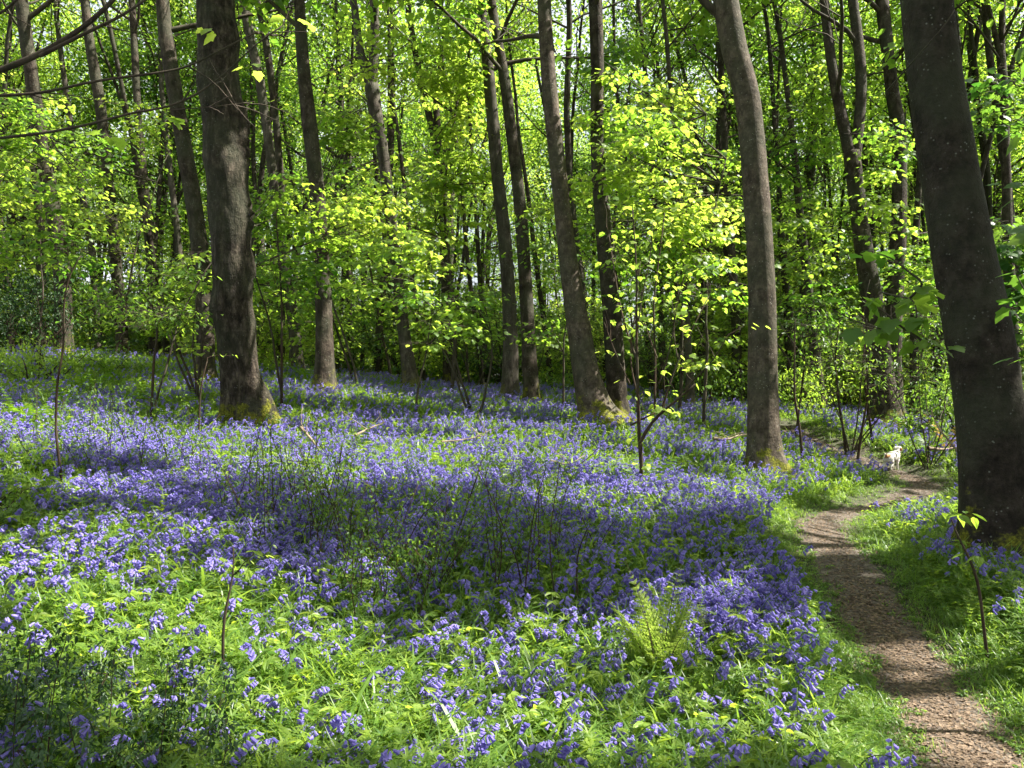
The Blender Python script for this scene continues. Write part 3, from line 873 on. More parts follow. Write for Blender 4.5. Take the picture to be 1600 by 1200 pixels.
def sapling_parts(rng, root, H, r0, blobs, size, leafm, n_cl, per=9, stems=1, spread=.22, tmpl=MAPLE, stemm='twig', lean=(0, 0), branch_per=1.0):
    """blobs: (centre, radii) in local coordinates; each leaf spray hangs on a twig that grows from a stem"""
    st = MB(); lf = MB()
    lines = []
    for s in range(stems):
        d = (rng.normal(0, .12) + lean[0], rng.normal(0, .12) + lean[1], 1) if stems == 1 else (rng.normal(0, .4) + lean[0], rng.normal(0, .4) + lean[1], 1)
        P = wander(rng, (0, 0, -.1), d, H * rng.uniform(.8, 1.05), 12, .07)
        tube(st, P, np.linspace(r0, r0 * .25, len(P)), 6)
        lines.append(P)
    allp = np.vstack(lines)
    Cs = []
    for c, rr in blobs:
        c = np.array(c, float); rr = np.array(rr, float)
        k = max(3, int(n_cl * (rr[0] * rr[1] * rr[2]) / sum(b[1][0] * b[1][1] * b[1][2] for b in blobs)))
        q = rng.normal(0, 1, (k, 3)); q /= np.linalg.norm(q, axis=1)[:, None]
        q *= rng.random(k)[:, None] ** .4
        pts = c + q * rr
        a = allp[np.argmin(np.linalg.norm(allp - c, axis=1))]
        a = allp[np.argmin(abs(allp[:, 2] - min(a[2], c[2] - rr[2] * .5)))]
        nb = max(2, k // 9)
        hubs = []
        for _ in range(nb):
            h = c + rng.normal(0, .45, 3) * rr
            mid = (a * .45 + h * .55) + rng.normal(0, .08, 3)
            line, rd = resample(np.array([a, mid, h]), np.array([r0 * .45, r0 * .3, r0 * .18]), .25)
            tube(st, line, rd, 4, cap=False)
            hubs += list(line[len(line) // 3:])
        hubs = np.array(hubs)
        for p in pts:
            if rng.random() < branch_per:
                h = hubs[np.argmin(np.linalg.norm(hubs - p, axis=1))]
                mid = (h + p) / 2 + rng.normal(0, .05, 3)
                tube(st, np.array([h, mid, p]), [r0 * .16, r0 * .12, r0 * .07], 3, cap=False)
        for p in pts:
            for _ in range(3):
                e = p + rng.normal(0, 1, 3) * np.array([spread, spread, spread * .3]) * 1.2
                tube(st, np.array([p, e]), [.0035, .002], 3, cap=False)
        Cs += list(pts)
    spray(rng, lf, Cs, per, spread, size, tmpl)
    st.build('stem', M[stemm], root)
    lf.build('foliage', M[leafm], root, smooth=False)


def sapling(base, D, H, r0, blobpx, size, leafm, n_cl, label, seed, name='sapling', cat='sapling', group=None, **kw):
    """blobpx: (px, py, rx, ry, D) ellipses of foliage read off the photo"""
    rng = np.random.default_rng(seed)
    x = (base - 800) / F * D
    O = np.array([x, D, float(gz0(x, D))])
    root = thing(name, label, cat, O, group)
    bl = []
    for px, py, rx, ry, d in blobpx:
        bl.append((at(px, py, d) - O, (rx / F * d, max(.25, .75 * (rx + ry) / 2 / F * d), ry / F * d)))
    sapling_parts(rng, root, H, r0, bl, size, leafm, n_cl, **kw)
    BASES.append((x, D, .05))
    return root


sapling(1100, 14.2, 5.5, .035, [(1010, 250, 90, 90, 13.5), (1060, 350, 110, 80, 13.5), (960, 170, 60, 60, 14), (1110, 440, 60, 60, 13), (1000, 430, 70, 60, 14)], .125, 'leaf_bright', 210,
        'young sycamore with a broad mass of brilliant yellow-green leaves, right of centre', 901, per=12)
sapling(1060, 16, 6, .04, [(1060, 160, 90, 70, 16), (930, 330, 60, 90, 16), (1120, 280, 60, 80, 16), (1100, 540, 50, 50, 15)], .13, 'leaf_bright', 130,
        'taller leafy sapling behind the brilliant yellow-green one', 902, per=11)
sapling(650, 13.2, 2.4, .022, [(650, 470, 95, 35, 13), (690, 520, 60, 30, 12.8), (600, 430, 60, 50, 13.4), (660, 400, 70, 40, 13.4)], .12, 'leaf_bright', 80,
        'small sunlit sapling with flat sprays of bright leaves in the middle of the bluebells', 903, per=10)
sapling(742, 13.6, 1.9, .03, [(735, 480, 50, 50, 13.6), (760, 520, 30, 25, 13.6)], .10, 'leaf', 34, 'little dark-stemmed bush tree standing left of the close pair of trunks', 904, per=8, stems=3)
sapling(560, 16.5, 5.0, .03, [(560, 330, 70, 90, 16), (540, 200, 60, 80, 16.5), (600, 100, 60, 60, 17)], .13, 'leaf_bright', 120, 'leafy young tree filling the gap right of the slim dark trunk', 905, per=12)
sapling(705, 18, 8.0, .05, [(700, 120, 60, 100, 18), (720, 250, 50, 80, 18), (690, 330, 60, 60, 18), (735, 60, 40, 80, 17)], .14, 'leaf_bright', 190, 'tall yellow-green young tree behind the centre, left of the close pair', 906, per=12)
sapling(440, 13.8, 4.0, .025, [(450, 420, 60, 45, 13.5), (440, 330, 60, 60, 14), (520, 370, 50, 60, 14)], .12, 'leaf', 90, 'leafy sapling between the big rugged tree and the slim dark trunk', 907, per=11)
sapling(235, 12.0, 3.4, .022, [(240, 490, 70, 30, 12), (300, 500, 50, 30, 11.6), (180, 470, 60, 35, 12.5), (300, 440, 30, 30, 11.5)], .095, 'leaf', 85, 'bare-legged sapling with thin pale stem on the left', 908, per=10, tmpl=OVATE)
sapling(310, 13.5, 2.2, .03, [(300, 440, 40, 35, 13), (330, 400, 30, 40, 13), (285, 540, 25, 20, 13)], .11, 'leaf_bright', 26, 'stunted forked bush with yellow leaves beside the big rugged foot', 909, per=7, stems=4)
sapling(880, 15, 4.0, .025, [(880, 420, 35, 50, 15), (855, 520, 40, 40, 15), (840, 350, 30, 60, 15.5)], .11, 'leaf', 50, 'thin sapling in the gap between the dark pair and the stout leaning tree', 910, per=9)
sapling(1330, 13.5, 3.0, .014, [(1310, 560, 60, 60, 13.5), (1290, 500, 60, 50, 14), (1360, 590, 40, 40, 13), (1250, 590, 40, 50, 14)], .09, 'leaf', 110, 'many-stemmed bush on the far side of the path in front of the forked tree', 911, per=9, stems=6, tmpl=OVATE)
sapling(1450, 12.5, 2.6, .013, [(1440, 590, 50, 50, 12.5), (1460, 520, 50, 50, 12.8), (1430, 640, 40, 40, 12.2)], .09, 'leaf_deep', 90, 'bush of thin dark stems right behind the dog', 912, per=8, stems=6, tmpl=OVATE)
sapling(1280, 17, 6, .03, [(1270, 380, 60, 80, 16.5), (1250, 240, 60, 80, 17), (1300, 110, 50, 70, 17), (1290, 470, 50, 50, 16)], .12, 'leaf', 150, 'tall airy young tree between the tall clean trunk and the forked tree', 913, per=11)
sapling(1460, 16, 7, .03, [(1450, 420, 60, 80, 15), (1380, 330, 50, 60, 14.5), (1380, 220, 40, 60, 15)], .12, 'leaf', 90, 'leafy young tree half hidden by the huge shaded trunk', 914, per=11)
sapling(60, 16.5, 4.5, .025, [(60, 330, 70, 60, 16), (20, 220, 60, 80, 16.5), (120, 400, 60, 50, 16), (130, 250, 50, 60, 17)], .12, 'leaf', 130, 'leafy sapling in front of the leaning trunks at the left edge', 915, per=11)
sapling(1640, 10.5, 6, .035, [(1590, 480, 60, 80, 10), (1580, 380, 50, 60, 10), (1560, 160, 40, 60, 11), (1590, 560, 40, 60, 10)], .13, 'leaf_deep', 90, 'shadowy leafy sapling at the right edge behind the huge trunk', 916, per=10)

# small understorey saplings (kinds copied)
def under(seed, H, leafm, n_cl, tmpl=MAPLE, size=.12, stems=1):
    rng = np.random.default_rng(seed)
    root = thing('understorey_sapling', 'x', 'sapling', (0, 0, 0))
    bl = []
    for k in range(5):
        z = H * (.3 + .68 * (k + .5) / 5)
        a = rng.random() * 6.28; rr = H * .16
        bl.append(((math.cos(a) * rr, math.sin(a) * rr, z), (H * .22, H * .22, H * .14)))
    sapling_parts(rng, root, H * .95, .012 + .004 * H, bl, size, leafm, n_cl, per=11, tmpl=tmpl, stems=stems, spread=.26)
    return root


uprot = [under(61, 4.2, 'leaf_bright', 110), under(62, 5.5, 'leaf', 140), under(63, 2.6, 'leaf_bright', 90, OVATE, .10, 3), under(64, 6.5, 'leaf_bright', 160), under(65, 2.4, 'leaf_deep', 80, OVATE, .09, 5), under(66, 2.4, 'leaf_bright', 90)]
rng = np.random.default_rng(78)
sp2 = []; tries = 0
while len(sp2) < 210 and tries < 6000:
    tries += 1
    D = 18.5 + 26 * rng.random() ** 1.2
    px = rng.uniform(-220, 1820); x = (px - 800) / F * D
    if all((x - a) ** 2 + (D - b) ** 2 > 1.3 ** 2 for a, b in sp2): sp2.append((x, D))
used = set()
for i_, (x, y) in enumerate(sp2):
    k = int(rng.integers(0, len(uprot))) if i_ % 3 else [2, 5, 4, 5, 2][i_ // 3 % 5]; px = 800 + F * x / y
    lab = ['bright low', 'tall green', 'oval-leaved', 'tall bright', 'dark bushy', 'small green'][k] + ' sapling ' + gap_label(px); grp = 'understorey saplings ' + gap_label(px)
    loc = (x, y, float(gz0(x, y))); rz, sc = rng.random() * 6.28, rng.uniform(.8, 1.25)
    if k not in used:
        used.add(k); o = uprot[k]; o.location = loc; o.rotation_euler = (0, 0, rz); o.scale = (sc,) * 3; o['label'] = lab; o['group'] = grp
    else: dup(uprot[k], loc, rz, sc, lab, grp)

# low undergrowth far back, where the trunks stand on the crest
def under_bush(seed, leafm):
    rng = np.random.default_rng(seed)
    root = thing('undergrowth_bush', 'x', 'bush', (0, 0, 0))
    sapling_parts(rng, root, 1.5, .02, [((0, 0, .75), (1.5, 1.2, .75)), ((.6, 0, 1.5), (.8, .8, .6))], .10, leafm, 150, per=12, tmpl=SIMPLE, stems=6, spread=.22)
    return root


bprot = [under_bush(91, 'leaf'), under_bush(92, 'leaf_deep'), under_bush(93, 'leaf_bright')]
rng = np.random.default_rng(79)
used = set(); sp3 = []; tries = 0
while len(sp3) < 150 and tries < 6000:
    tries += 1
    D = 22.5 + 34 * rng.random() ** 1.1; px = rng.uniform(-220, 1820); x = (px - 800) / F * D
    if all((x - a) ** 2 + (D - b) ** 2 > 1.9 ** 2 for a, b in sp3): sp3.append((x, D))
n3 = len(sp3); tries = 0
while len(sp3) < n3 + 70 and tries < 3000:
    tries += 1
    D = 56 + 22 * rng.random(); px = rng.uniform(-150, 1750); x = (px - 800) / F * D
    if all((x - a) ** 2 + (D - b) ** 2 > 3.0 ** 2 for a, b in sp3[n3:]): sp3.append((x, D))
for i_, (x, y) in enumerate(sp3):
    k = int(rng.integers(0, 3)); px = 800 + F * x / y
    lab = ['green', 'dark', 'bright'][k] + (' low bush on the crest ' if i_ < n3 else ' tall thicket far back ') + gap_label(px); grp = 'bushes on the crest ' + gap_label(px)
    loc = (x, y, float(gz0(x, y))); rz, sc = rng.random() * 6.28, rng.uniform(.8, 1.5) * (1 if i_ < n3 else 2.6)
    if k not in used:
        used.add(k); o = bprot[k]; o.location = loc; o.rotation_euler = (0, 0, rz); o.scale = (sc,) * 3; o['label'] = lab; o['group'] = grp
    else: dup(bprot[k], loc, rz, sc, lab, grp)

# bare many-stemmed shrub in the middle right
def px_line(pts, D, O):
    return np.array([at(a, b, D) for a, b in pts]) - O


def bare_shrub():
    rng = np.random.default_rng(31)
    D = 8.6
    x = at(1004, 800, D)[0]; O = np.array([x, D, float(gz0(x, D))])
    root = thing('shrub', 'dark-stemmed shrub on a thin leg fanning into tall bare shoots, right of centre', 'shrub', O)
    st = MB()
    L = [([(1004, 800), (1003, 740), (1000, 690)], 5, 7), ([(1000, 690), (996, 620), (993, 520), (992, 430), (985, 330)], 6, 2), ([(1000, 690), (1010, 660), (1035, 640), (1060, 620), (1080, 600)], 6, 2.5),
         ([(1025, 645), (1030, 560), (1027, 470), (1040, 380), (1050, 320)], 4, 1.6), ([(993, 560), (975, 500), (965, 420), (960, 350)], 3.6, 1.4), ([(1035, 640), (1060, 560), (1090, 500), (1115, 460)], 3.5, 1.4),
         ([(985, 665), (1010, 648), (1040, 640)], 3, 2.5), ([(997, 620), (985, 560), (1000, 480), (1010, 400)], 3, 1.2), ([(1060, 620), (1085, 590), (1110, 560), (1120, 530)], 3, 1.2), ([(1028, 560), (1010, 500), (1005, 440)], 2.4, 1),
         ([(1030, 600), (1050, 540), (1052, 480), (1065, 430)], 2.8, 1.2), ([(994, 540), (1002, 470), (1018, 400), (1022, 345)], 2.6, 1.), ([(985, 600), (965, 560), (948, 500)], 2.4, 1.), ([(1060, 560), (1055, 500), (1075, 440)], 2.2, 1.)]
    tips = []
    for pts, w0, w1 in L:
        P = px_line(pts, D, O)
        P[:, 1] += rng.normal(0, .05, len(P)) + rng.uniform(-.5, .5) * np.linspace(0, 1, len(P))
        if pts[0][1] == 800: P[0] = (0, 0, -.05); P[:, 1] = 0
        P, r = resample(P, np.linspace(w0, w1, len(pts)) / 2 / F * D, .12)
        tube(st, P, r, 6)
        tips += [P[-1], P[-4] if len(P) > 4 else P[-1], P[len(P) // 2]]
        for _ in range(3):
            if pts[0][1] == 800: break
            i = int(rng.integers(len(P) // 3, len(P))); tw = wander(rng, P[min(i, len(P) - 1)], (rng.normal(0, .5), rng.normal(0, .5), 1), rng.uniform(.2, .5), 5, .15)
            tube(st, tw, np.linspace(.004, .002, len(tw)), 4); tips.append(tw[-1])
    st.build('stem', M['stem_dark'], root)
    lf = MB(); spray(rng, lf, tips, 4, .10, .075, MAPLE)
    lf.build('foliage', M['leaf_bright'], root, smooth=False)
    BASES.append((x, D, .03))


bare_shrub()

# overhanging limbs entering from the top left: a tree just outside the frame
def edge_tree():
    rng = np.random.default_rng(41)
    D = 4.2; x = -4.4; O = np.array([x, D, float(gz0(x, D))])
    root = thing('beech_tree', 'tree beyond the left edge whose thin bare limbs cross the top left corner', 'tree', O)
    t = MB(); P = wander(rng, (0, 0, -.1), (-.04, 0, 1), 9, 24, .015); tube(t, P, np.linspace(.2, .08, len(P)), 16, lump=.05, seed=3); t.build('trunk', M['bark'], root)
    for pts, w0, w1, dd in [([(-330, 230), (0, 110), (60, 82), (115, 48), (165, 15), (200, -30)], 15, 8, 0), ([(60, 85), (110, 68), (150, 48), (200, 25), (245, -10)], 9, 5, 0),
                            ([(-330, 150), (0, 152), (60, 145), (150, 128), (230, 120), (290, 105), (340, 78), (400, 55)], 8, 3, .2), ([(-330, 200), (0, 214), (60, 208), (140, 196), (215, 176), (270, 170), (320, 142), (360, 110), (400, 72), (440, 40)], 8, 3, .35),
                            ([(-330, 20), (0, 32), (20, 12), (60, -30)], 7, 4, 0), ([(260, 172), (330, 172), (400, 160)], 2.5, 1.5, .35), ([(0, 280), (60, 225), (100, 190)], 2, 1, .3)]:
        Q = px_line(pts, D + dd, O) if pts[0][0] > -300 else np.vstack([P[int(np.argmin(abs(P[:, 2] - (at(0, pts[0][1], D)[2] - O[2] - .1))))][None], px_line(pts[1:], D + dd, O)])
        Q[:, 1] += rng.normal(0, .02, len(Q))
        Q, r = resample(Q, np.linspace(w0, w1, len(Q)) * .75 / 2 / F * D, .06)
        m = MB(); tube(m, Q, r, 8, lump=.12, seed=w0 + dd * 9)
        for _ in range(4):
            i = int(rng.integers(len(Q) // 2, len(Q))); tw = wander(rng, Q[i], (rng.uniform(.2, 1), rng.normal(0, .4), rng.normal(.1, .5)), rng.uniform(.15, .5), 6, .14)
            tube(m, tw, np.linspace(.004, .0015, len(tw)), 4)
        m.build('limb', M['twig'], root)
    lf = MB()
    spray(rng, lf, np.array([at(340, 52, D + .1), at(455, 20, D), at(415, 110, D + .2), at(175, 208, D), at(250, 185, D + .2)]) - O, 3, .05, .085, MAPLE)
    lf.build('foliage', M['leaf_bright'], root, smooth=False)
    BASES.append((x, D, .25))


edge_tree()


def right_branch():
    """leafy shoots with large near leaves left and right of the huge trunk: a sapling standing just outside the right edge"""
    rng = np.random.default_rng(42)
    D = 3.6; x = at(1690, 900, D)[0]; O = np.array([x, D, float(gz0(x, D))])
    root = thing('sapling', 'near sapling at the right edge with large hanging green leaves out of focus', 'sapling', O)
    st = MB(); lf = MB(); tips = []
    P = resample(np.vstack([(0, 0, -.05), px_line([(1700, 700), (1650, 500), (1640, 300), (1620, 60), (1600, -80)], D, O)]), np.linspace(.02, .008, 6), .1)
    tube(st, P[0], P[1], 8)
    for pts in [[(1650, 560), (1600, 520), (1575, 470), (1560, 430)], [(1650, 470), (1610, 400), (1590, 360)], [(1640, 330), (1600, 300), (1560, 290)], [(1635, 240), (1600, 200), (1575, 190)], [(1625, 100), (1595, 70), (1575, 60)], [(1660, 620), (1610, 600), (1580, 560)]]:
        Q = px_line([(a + 42, b) for a, b in pts], D, O); Q[:, 1] += rng.normal(0, .06, len(Q)); Q, r = resample(Q, np.linspace(.007, .003, len(Q)), .06)
        tube(st, Q, r, 5); tips += [Q[-1], Q[len(Q) * 2 // 3], Q[len(Q) // 2]]
    spray(rng, lf, tips, 4, .08, .095, MAPLE, sig=.4)
    st.build('stem', M['twig'], root); lf.build('foliage', M['leaf_deep'], root, smooth=False)
    # shoot on the left flank of the huge trunk
    D = 5.6; bx = at(1470, 545, 6.0)
    z0 = float(gz0(bx[0], 6.0))
    O = at(1350, 880, D); O[2] = float(gz0(O[0], D))
    root = [o for o in C.objects if o.name.startswith('sycamore_tree') and 'huge shaded smooth' in o.get('label', '')][0]
    O = np.array(root.location)
    st = MB(); lf = MB(); tips = []
    for pts, w0 in [([(1476, 550), (1445, 538), (1415, 515), (1390, 500), (1368, 480), (1350, 468)], 5), ([(1468, 480), (1445, 440), (1425, 425), (1400, 405), (1370, 395)], 5), ([(1445, 440), (1430, 470), (1435, 500)], 3), ([(1455, 90), (1480, 35), (1500, 8)], 3), ([(1415, 515), (1380, 520), (1340, 500), (1310, 480)], 2.5)]:
        Q = px_line(pts, D, O); Q[:, 1] += rng.normal(0, .05, len(Q)); Q[0][1] = .0 - .02
        Q, r = resample(Q, np.linspace(w0, 1.6, len(Q)) / 2 / F * D, .06)
        st = MB(); tube(st, Q, r, 5); st.build('side_shoot', M['twig'], root)
        if pts[0][1] > 200: tips += [Q[-1], Q[len(Q) * 3 // 4], Q[len(Q) // 2]]
    spray(rng, lf, tips, 4, .09, .15, MAPLE, sig=.4)
    lf.build('shoot_leaves', M['leaf'], root, smooth=False)


right_branch()

# ------------------------------------------------------------------ bushes, ferns, thickets of thin stems
def bush(cx, cy, D, rx, ry, leafm, n, size, label, seed, tmpl=OVATE, name='bush', cat='bush', stems=7):
    rng = np.random.default_rng(seed)
    x = (cx - 800) / F * D; O = np.array([x, D, float(gz0(x, D))])
    root = thing(name, label, cat, O)
    c = at(cx, cy, D) - O; r = np.array([rx / F * D, max(.4, rx / F * D * .8), ry / F * D])
    st = MB(); lf = MB(); Cs = []
    for k in range(n):
        q = rng.normal(0, 1, 3); q /= np.linalg.norm(q); q *= rng.random() ** .33; p = c + q * r * (1 + .25 * mnoise.noise(Vector(q * 2.3 + seed)))
        p[2] = max(p[2], .08)
        Cs.append(p)
    for k in range(stems):
        p = Cs[int(rng.integers(0, len(Cs)))]; a = np.array([rng.normal(0, .15), rng.normal(0, .15), -.05])
        P, rr = resample(np.array([a, (a + p) / 2 + rng.normal(0, .1, 3), p]), np.array([.02, .014, .005]), .15); tube(st, P, rr, 5)
        for _ in range(4):
            q = Cs[int(rng.integers(0, len(Cs)))]; h = P[np.argmin(np.linalg.norm(P - q, axis=1))]; tube(st, np.array([h, (h + q) / 2 + rng.normal(0, .04, 3), q]), [.006, .004, .002], 3, cap=False)
    spray(rng, lf, Cs, 10, .16, size, tmpl, flat=.7, sig=.5)
    st.build('stems', M['stem_dark'], root); lf.build('foliage', M[leafm], root, smooth=False)


bush(35, 480, 17.5, 75, 55, 'leaf_dark', 260, .08, 'dark glossy evergreen bush at the left edge below the leaning trunks', 301, name='holly_bush')
bush(60, 560, 14.5, 80, 30, 'leaf', 130, .07, 'low green bush in front of the dark evergreen at the left edge', 302)
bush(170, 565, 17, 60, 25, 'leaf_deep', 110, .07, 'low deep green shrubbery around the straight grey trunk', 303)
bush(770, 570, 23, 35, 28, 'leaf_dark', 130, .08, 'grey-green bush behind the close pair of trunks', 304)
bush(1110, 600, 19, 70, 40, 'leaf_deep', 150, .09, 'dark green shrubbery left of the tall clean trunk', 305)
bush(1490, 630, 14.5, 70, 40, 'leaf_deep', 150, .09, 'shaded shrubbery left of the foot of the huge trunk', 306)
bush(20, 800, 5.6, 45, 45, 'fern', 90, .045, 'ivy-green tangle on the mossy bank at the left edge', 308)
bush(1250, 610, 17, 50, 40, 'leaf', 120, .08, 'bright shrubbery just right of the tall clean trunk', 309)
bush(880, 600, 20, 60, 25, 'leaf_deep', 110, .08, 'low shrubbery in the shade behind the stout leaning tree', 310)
bush(420, 575, 20, 60, 22, 'leaf', 110, .08, 'low green shrubbery behind the big rugged foot', 311)
bush(600, 585, 24, 90, 20, 'leaf', 120, .09, 'low undergrowth at the far edge of the bluebells, left of centre', 312)


def pinna(mb, p, d, side, L, wd, tint, curl):
    """a pinna: a narrow toothed blade"""
    n = 5
    V = []
    for i in range(n + 1):
        t = i / n
        c = p + d * L * t + np.array([0, 0, -curl * t * t * L])
        hw = wd * (1 - t) ** .7 * (1.0 if i % 2 == 0 else .8)
        V += [c + side * hw, c - side * hw]
    V = np.array(V)
    q = [(2 * i, 2 * i + 1, 2 * i + 3, 2 * i + 2) for i in range(n)]
    # notches: shift alternate edges
    mb.add(V, quads=np.array(q), tint=tint)


def fern_mesh(seed, n_fr, L, up, leafname, fine=True):
    droop = .028 if leafname == 'fern_gold' else .065
    rng = np.random.default_rng(seed)
    lf = MB(); st = MB()
    for f in range(n_fr):
        a = 2 * PI * (f + rng.random() * .5) / n_fr
        el = R(rng.uniform(*up)); Lf = L * rng.uniform(.7, 1.1)
        d = np.array([math.cos(a) * math.cos(el), math.sin(a) * math.cos(el), math.sin(el)])
        n = 22 if fine else 12
        P = [np.array([math.cos(a) * .02, math.sin(a) * .02, 0])]
        for i in range(n):
            d = d + np.array([math.cos(a) * .02, math.sin(a) * .02, -droop * (22 / n) * (.3 + i / n)]) + rng.normal(0, .015, 3); d /= np.linalg.norm(d)
            P.append(P[-1] + d * Lf / n)
        P = np.array(P)
        tube(st, P, np.linspace(.004, .001, len(P)), 3, cap=False)
        s0 = np.array([-math.sin(a), math.cos(a), 0])
        for i in range(3 if fine else 2, n):
            t = i / n
            tang = P[i + 1] - P[i]; tang /= np.linalg.norm(tang)
            pl = Lf * .30 * math.sin(PI * min(1, (t * .92 + .10)) ** .8) * (1.05 - .5 * t) * rng.uniform(.85, 1.1)
            for sg in (-1, 1):
                dd = s0 * sg + tang * .35 + np.array([0, 0, rng.normal(0, .1)]); dd /= np.linalg.norm(dd)
                if fine:
                    # leaflets along the pinna
                    m = 7
                    tt = (np.arange(m) + .6) / m
                    pos = P[i] + dd * pl * tt[:, None]
                    pos[:, 2] -= .12 * pl * tt ** 2
                    nrm = math.atan2(tang[1], tang[0])
                    for q in (-1, 1):
                        v = tang * q + dd * .5
                        yaw = math.atan2(v[1], v[0]) - PI / 2
                        pit = math.asin(max(-1, min(1, v[2] / np.linalg.norm(v))))
                        lf.scatter(OVATE[0] * np.array([1.5, 1, 1]), OVATE[1], pos, np.full(m, yaw), np.full(m, pit), rng.normal(0, .35, m), pl * .22 * (1.05 - .75 * tt), np.clip(rng.normal(.5, .2, m), 0, 1))
                else:
                    pinna(lf, P[i], dd, tang, pl, Lf / n * .42, float(np.clip(rng.normal(.5, .2), 0, 1)), .25)
    return st.mesh('stalk', M['stem_dark']), lf.mesh('fronds', M[leafname], smooth=False)


def fern(px, py, D, meshes, label, sc=1., rz=0, group=None, z=0):
    x = (px - 800) / F * D
    root = thing('fern', label, 'fern', (x, D, float(gz(x, D)) + z), group)
    root.rotation_euler = (0, 0, rz); root.scale = (sc,) * 3
    link('stalk', meshes[0], root); link('fronds', meshes[1], root)
    return root


fg = fern_mesh(171, 8, .70, (72, 88), 'fern_gold')
fn_ = [fern_mesh(72, 8, .6, (50, 75), 'fern', False), fern_mesh(73, 7, .5, (55, 80), 'fern', False)]
fd = fern_mesh(74, 2, 1.0, (75, 85), 'fern_dead', False)
fern(1032, 1000, 3.9, fg, 'golden-green fern with upright fronds catching the sun at the front of the bluebells', .95)
fern(1085, 960, 4.1, fern_mesh(75, 3, .6, (62, 75), 'fern_gold'), 'smaller golden fern just right of and behind the upright one', .8, 1.0)
fern(1480, 710, 13.0, fd, 'straw-coloured dead frond standing left of the huge trunk', .9, 1.5)
ferns = [(150, 600, 14.5), (175, 590, 15.5), (130, 612, 13.5), (455, 560, 18.5), (480, 572, 18), (25, 640, 10.5), (60, 655, 10), (215, 620, 13), (1010, 760, 8.8), (300, 620, 12.6), (250, 640, 11.8), (100, 640, 12), (1450, 690, 13), (560, 690, 10), (1425, 665, 14.5)]
flab = ['fern in the green patch left of the bluebells, beside the straight grey trunk', 'fern behind the green patch at the foot of the straight grey trunk', 'front fern of the green patch left of the bluebells',
        'fern at the far edge left of the slim dark trunk', 'fern close against the slim dark trunk', 'fern by the left edge above the bank', 'fern just right of the left edge above the bank',
        'fern among bluebells left of the forked yellow bush', 'lone fern at the foot of the bare-shooted shrub', 'fern just left of the big rugged foot', 'fern in bluebells left of the big rugged foot',
        'fern below the brown leaning trunk', 'fern in the shade behind the dog', 'fern half sunk in bluebells left of centre', 'fern at the foot of the thin trunk behind the dog']
for i, (a, b, D) in enumerate(ferns):
    fern(a, b, D, fn_[i % 2], flab[i], .9 + .3 * ((i * 37) % 10) / 10, i * 1.3)


def thicket_mesh(seed, n, H, rad, leafm, size=.035, stem_r=.0035, per=5):
    rng = np.random.default_rng(seed)
    st = MB(); lf = MB(); Cs = []
    for k in range(n):
        a = np.array([rng.normal(0, rad), rng.normal(0, rad), -.05])
        h = H * rng.uniform(.5, 1.1)
        P = wander(rng, a, (rng.normal(0, .28), rng.normal(0, .2), 1), h, 8, .08)
        tube(st, P, np.linspace(stem_r, stem_r * .5, len(P)), 4)
        for i in range(4, 9):
            Cs.append(P[i])
            if rng.random() < .6:
                tw = wander(rng, P[i], (rng.normal(0, 1), rng.normal(0, 1), .6), H * .14, 3, .1); tube(st, tw, np.linspace(.002, .001, 4), 3, cap=False); Cs += [tw[2], tw[3]]
    spray(rng, lf, Cs, per, .035, size, OVATE, flat=.8, sig=.5)
    return st.mesh('stems', M['stem_dark']), lf.mesh('leaves', M[leafm], smooth=False)


th = [thicket_mesh(81, 22, 1.05, .22, 'leaf_deep', .032, .0045, 4), thicket_mesh(82, 17, .95, .24, 'leaf_deep', .032, .0045, 4), thicket_mesh(83, 9, .8, .3, 'leaf_deep', .032, .0035, 5)]
TH = [(470, 880, 5.4, 0, 1.0, 'dark-stemmed leafy clump left of centre among the bluebells'), (400, 850, 6.2, 1, 1.0, 'lower dark-stemmed clump left of the main one, among bluebells'), (640, 920, 4.9, 0, .95, 'dark leggy clump in the shade at the middle of the picture'),
      (700, 930, 4.8, 2, 1.0, 'tallest-stemmed dark clump right of the middle, over shaded bluebells'), (770, 910, 5.2, 1, 1.05, 'dark clump with bare lower stems right of the middle'), (600, 860, 6.0, 2, .95, 'leafy dark clump behind the middle ones'),
      (860, 880, 5.6, 1, .8, 'small dark clump in the shaded bluebells right of the middle'), (150, 760, 7.4, 2, 1.2, 'brown-stemmed clump in front of the lit bluebells on the left'), (220, 750, 8.0, 2, 1.1, 'dark clump of fine stems left of the big rugged foot'), (90, 770, 7.2, 2, 1.1, 'reddish-stemmed clump near the left bank'),
      (300, 770, 7.8, 2, 1.0, 'fine-stemmed clump below the big rugged foot'), (520, 760, 7.6, 2, .9, 'leafy clump in lit bluebells below the slim dark trunk'), (690, 770, 7.4, 2, .8, 'clump with one crooked stem in the lit bluebells at the centre'), (840, 770, 8.2, 2, .8, 'low green clump in lit bluebells below the dark pair')]
for a, b, D, k, sc, lab in TH:
    x = (a - 800) / F * D
    root = thing('leafy_clump', lab, 'shrub', (x, D, float(gz0(x, D))), 'dark-stemmed clumps among the bluebells'); root.scale = (sc,) * 3; root.rotation_euler = (0, 0, a * .1)
    link('stems', th[k][0], root); link('leaves', th[k][1], root)

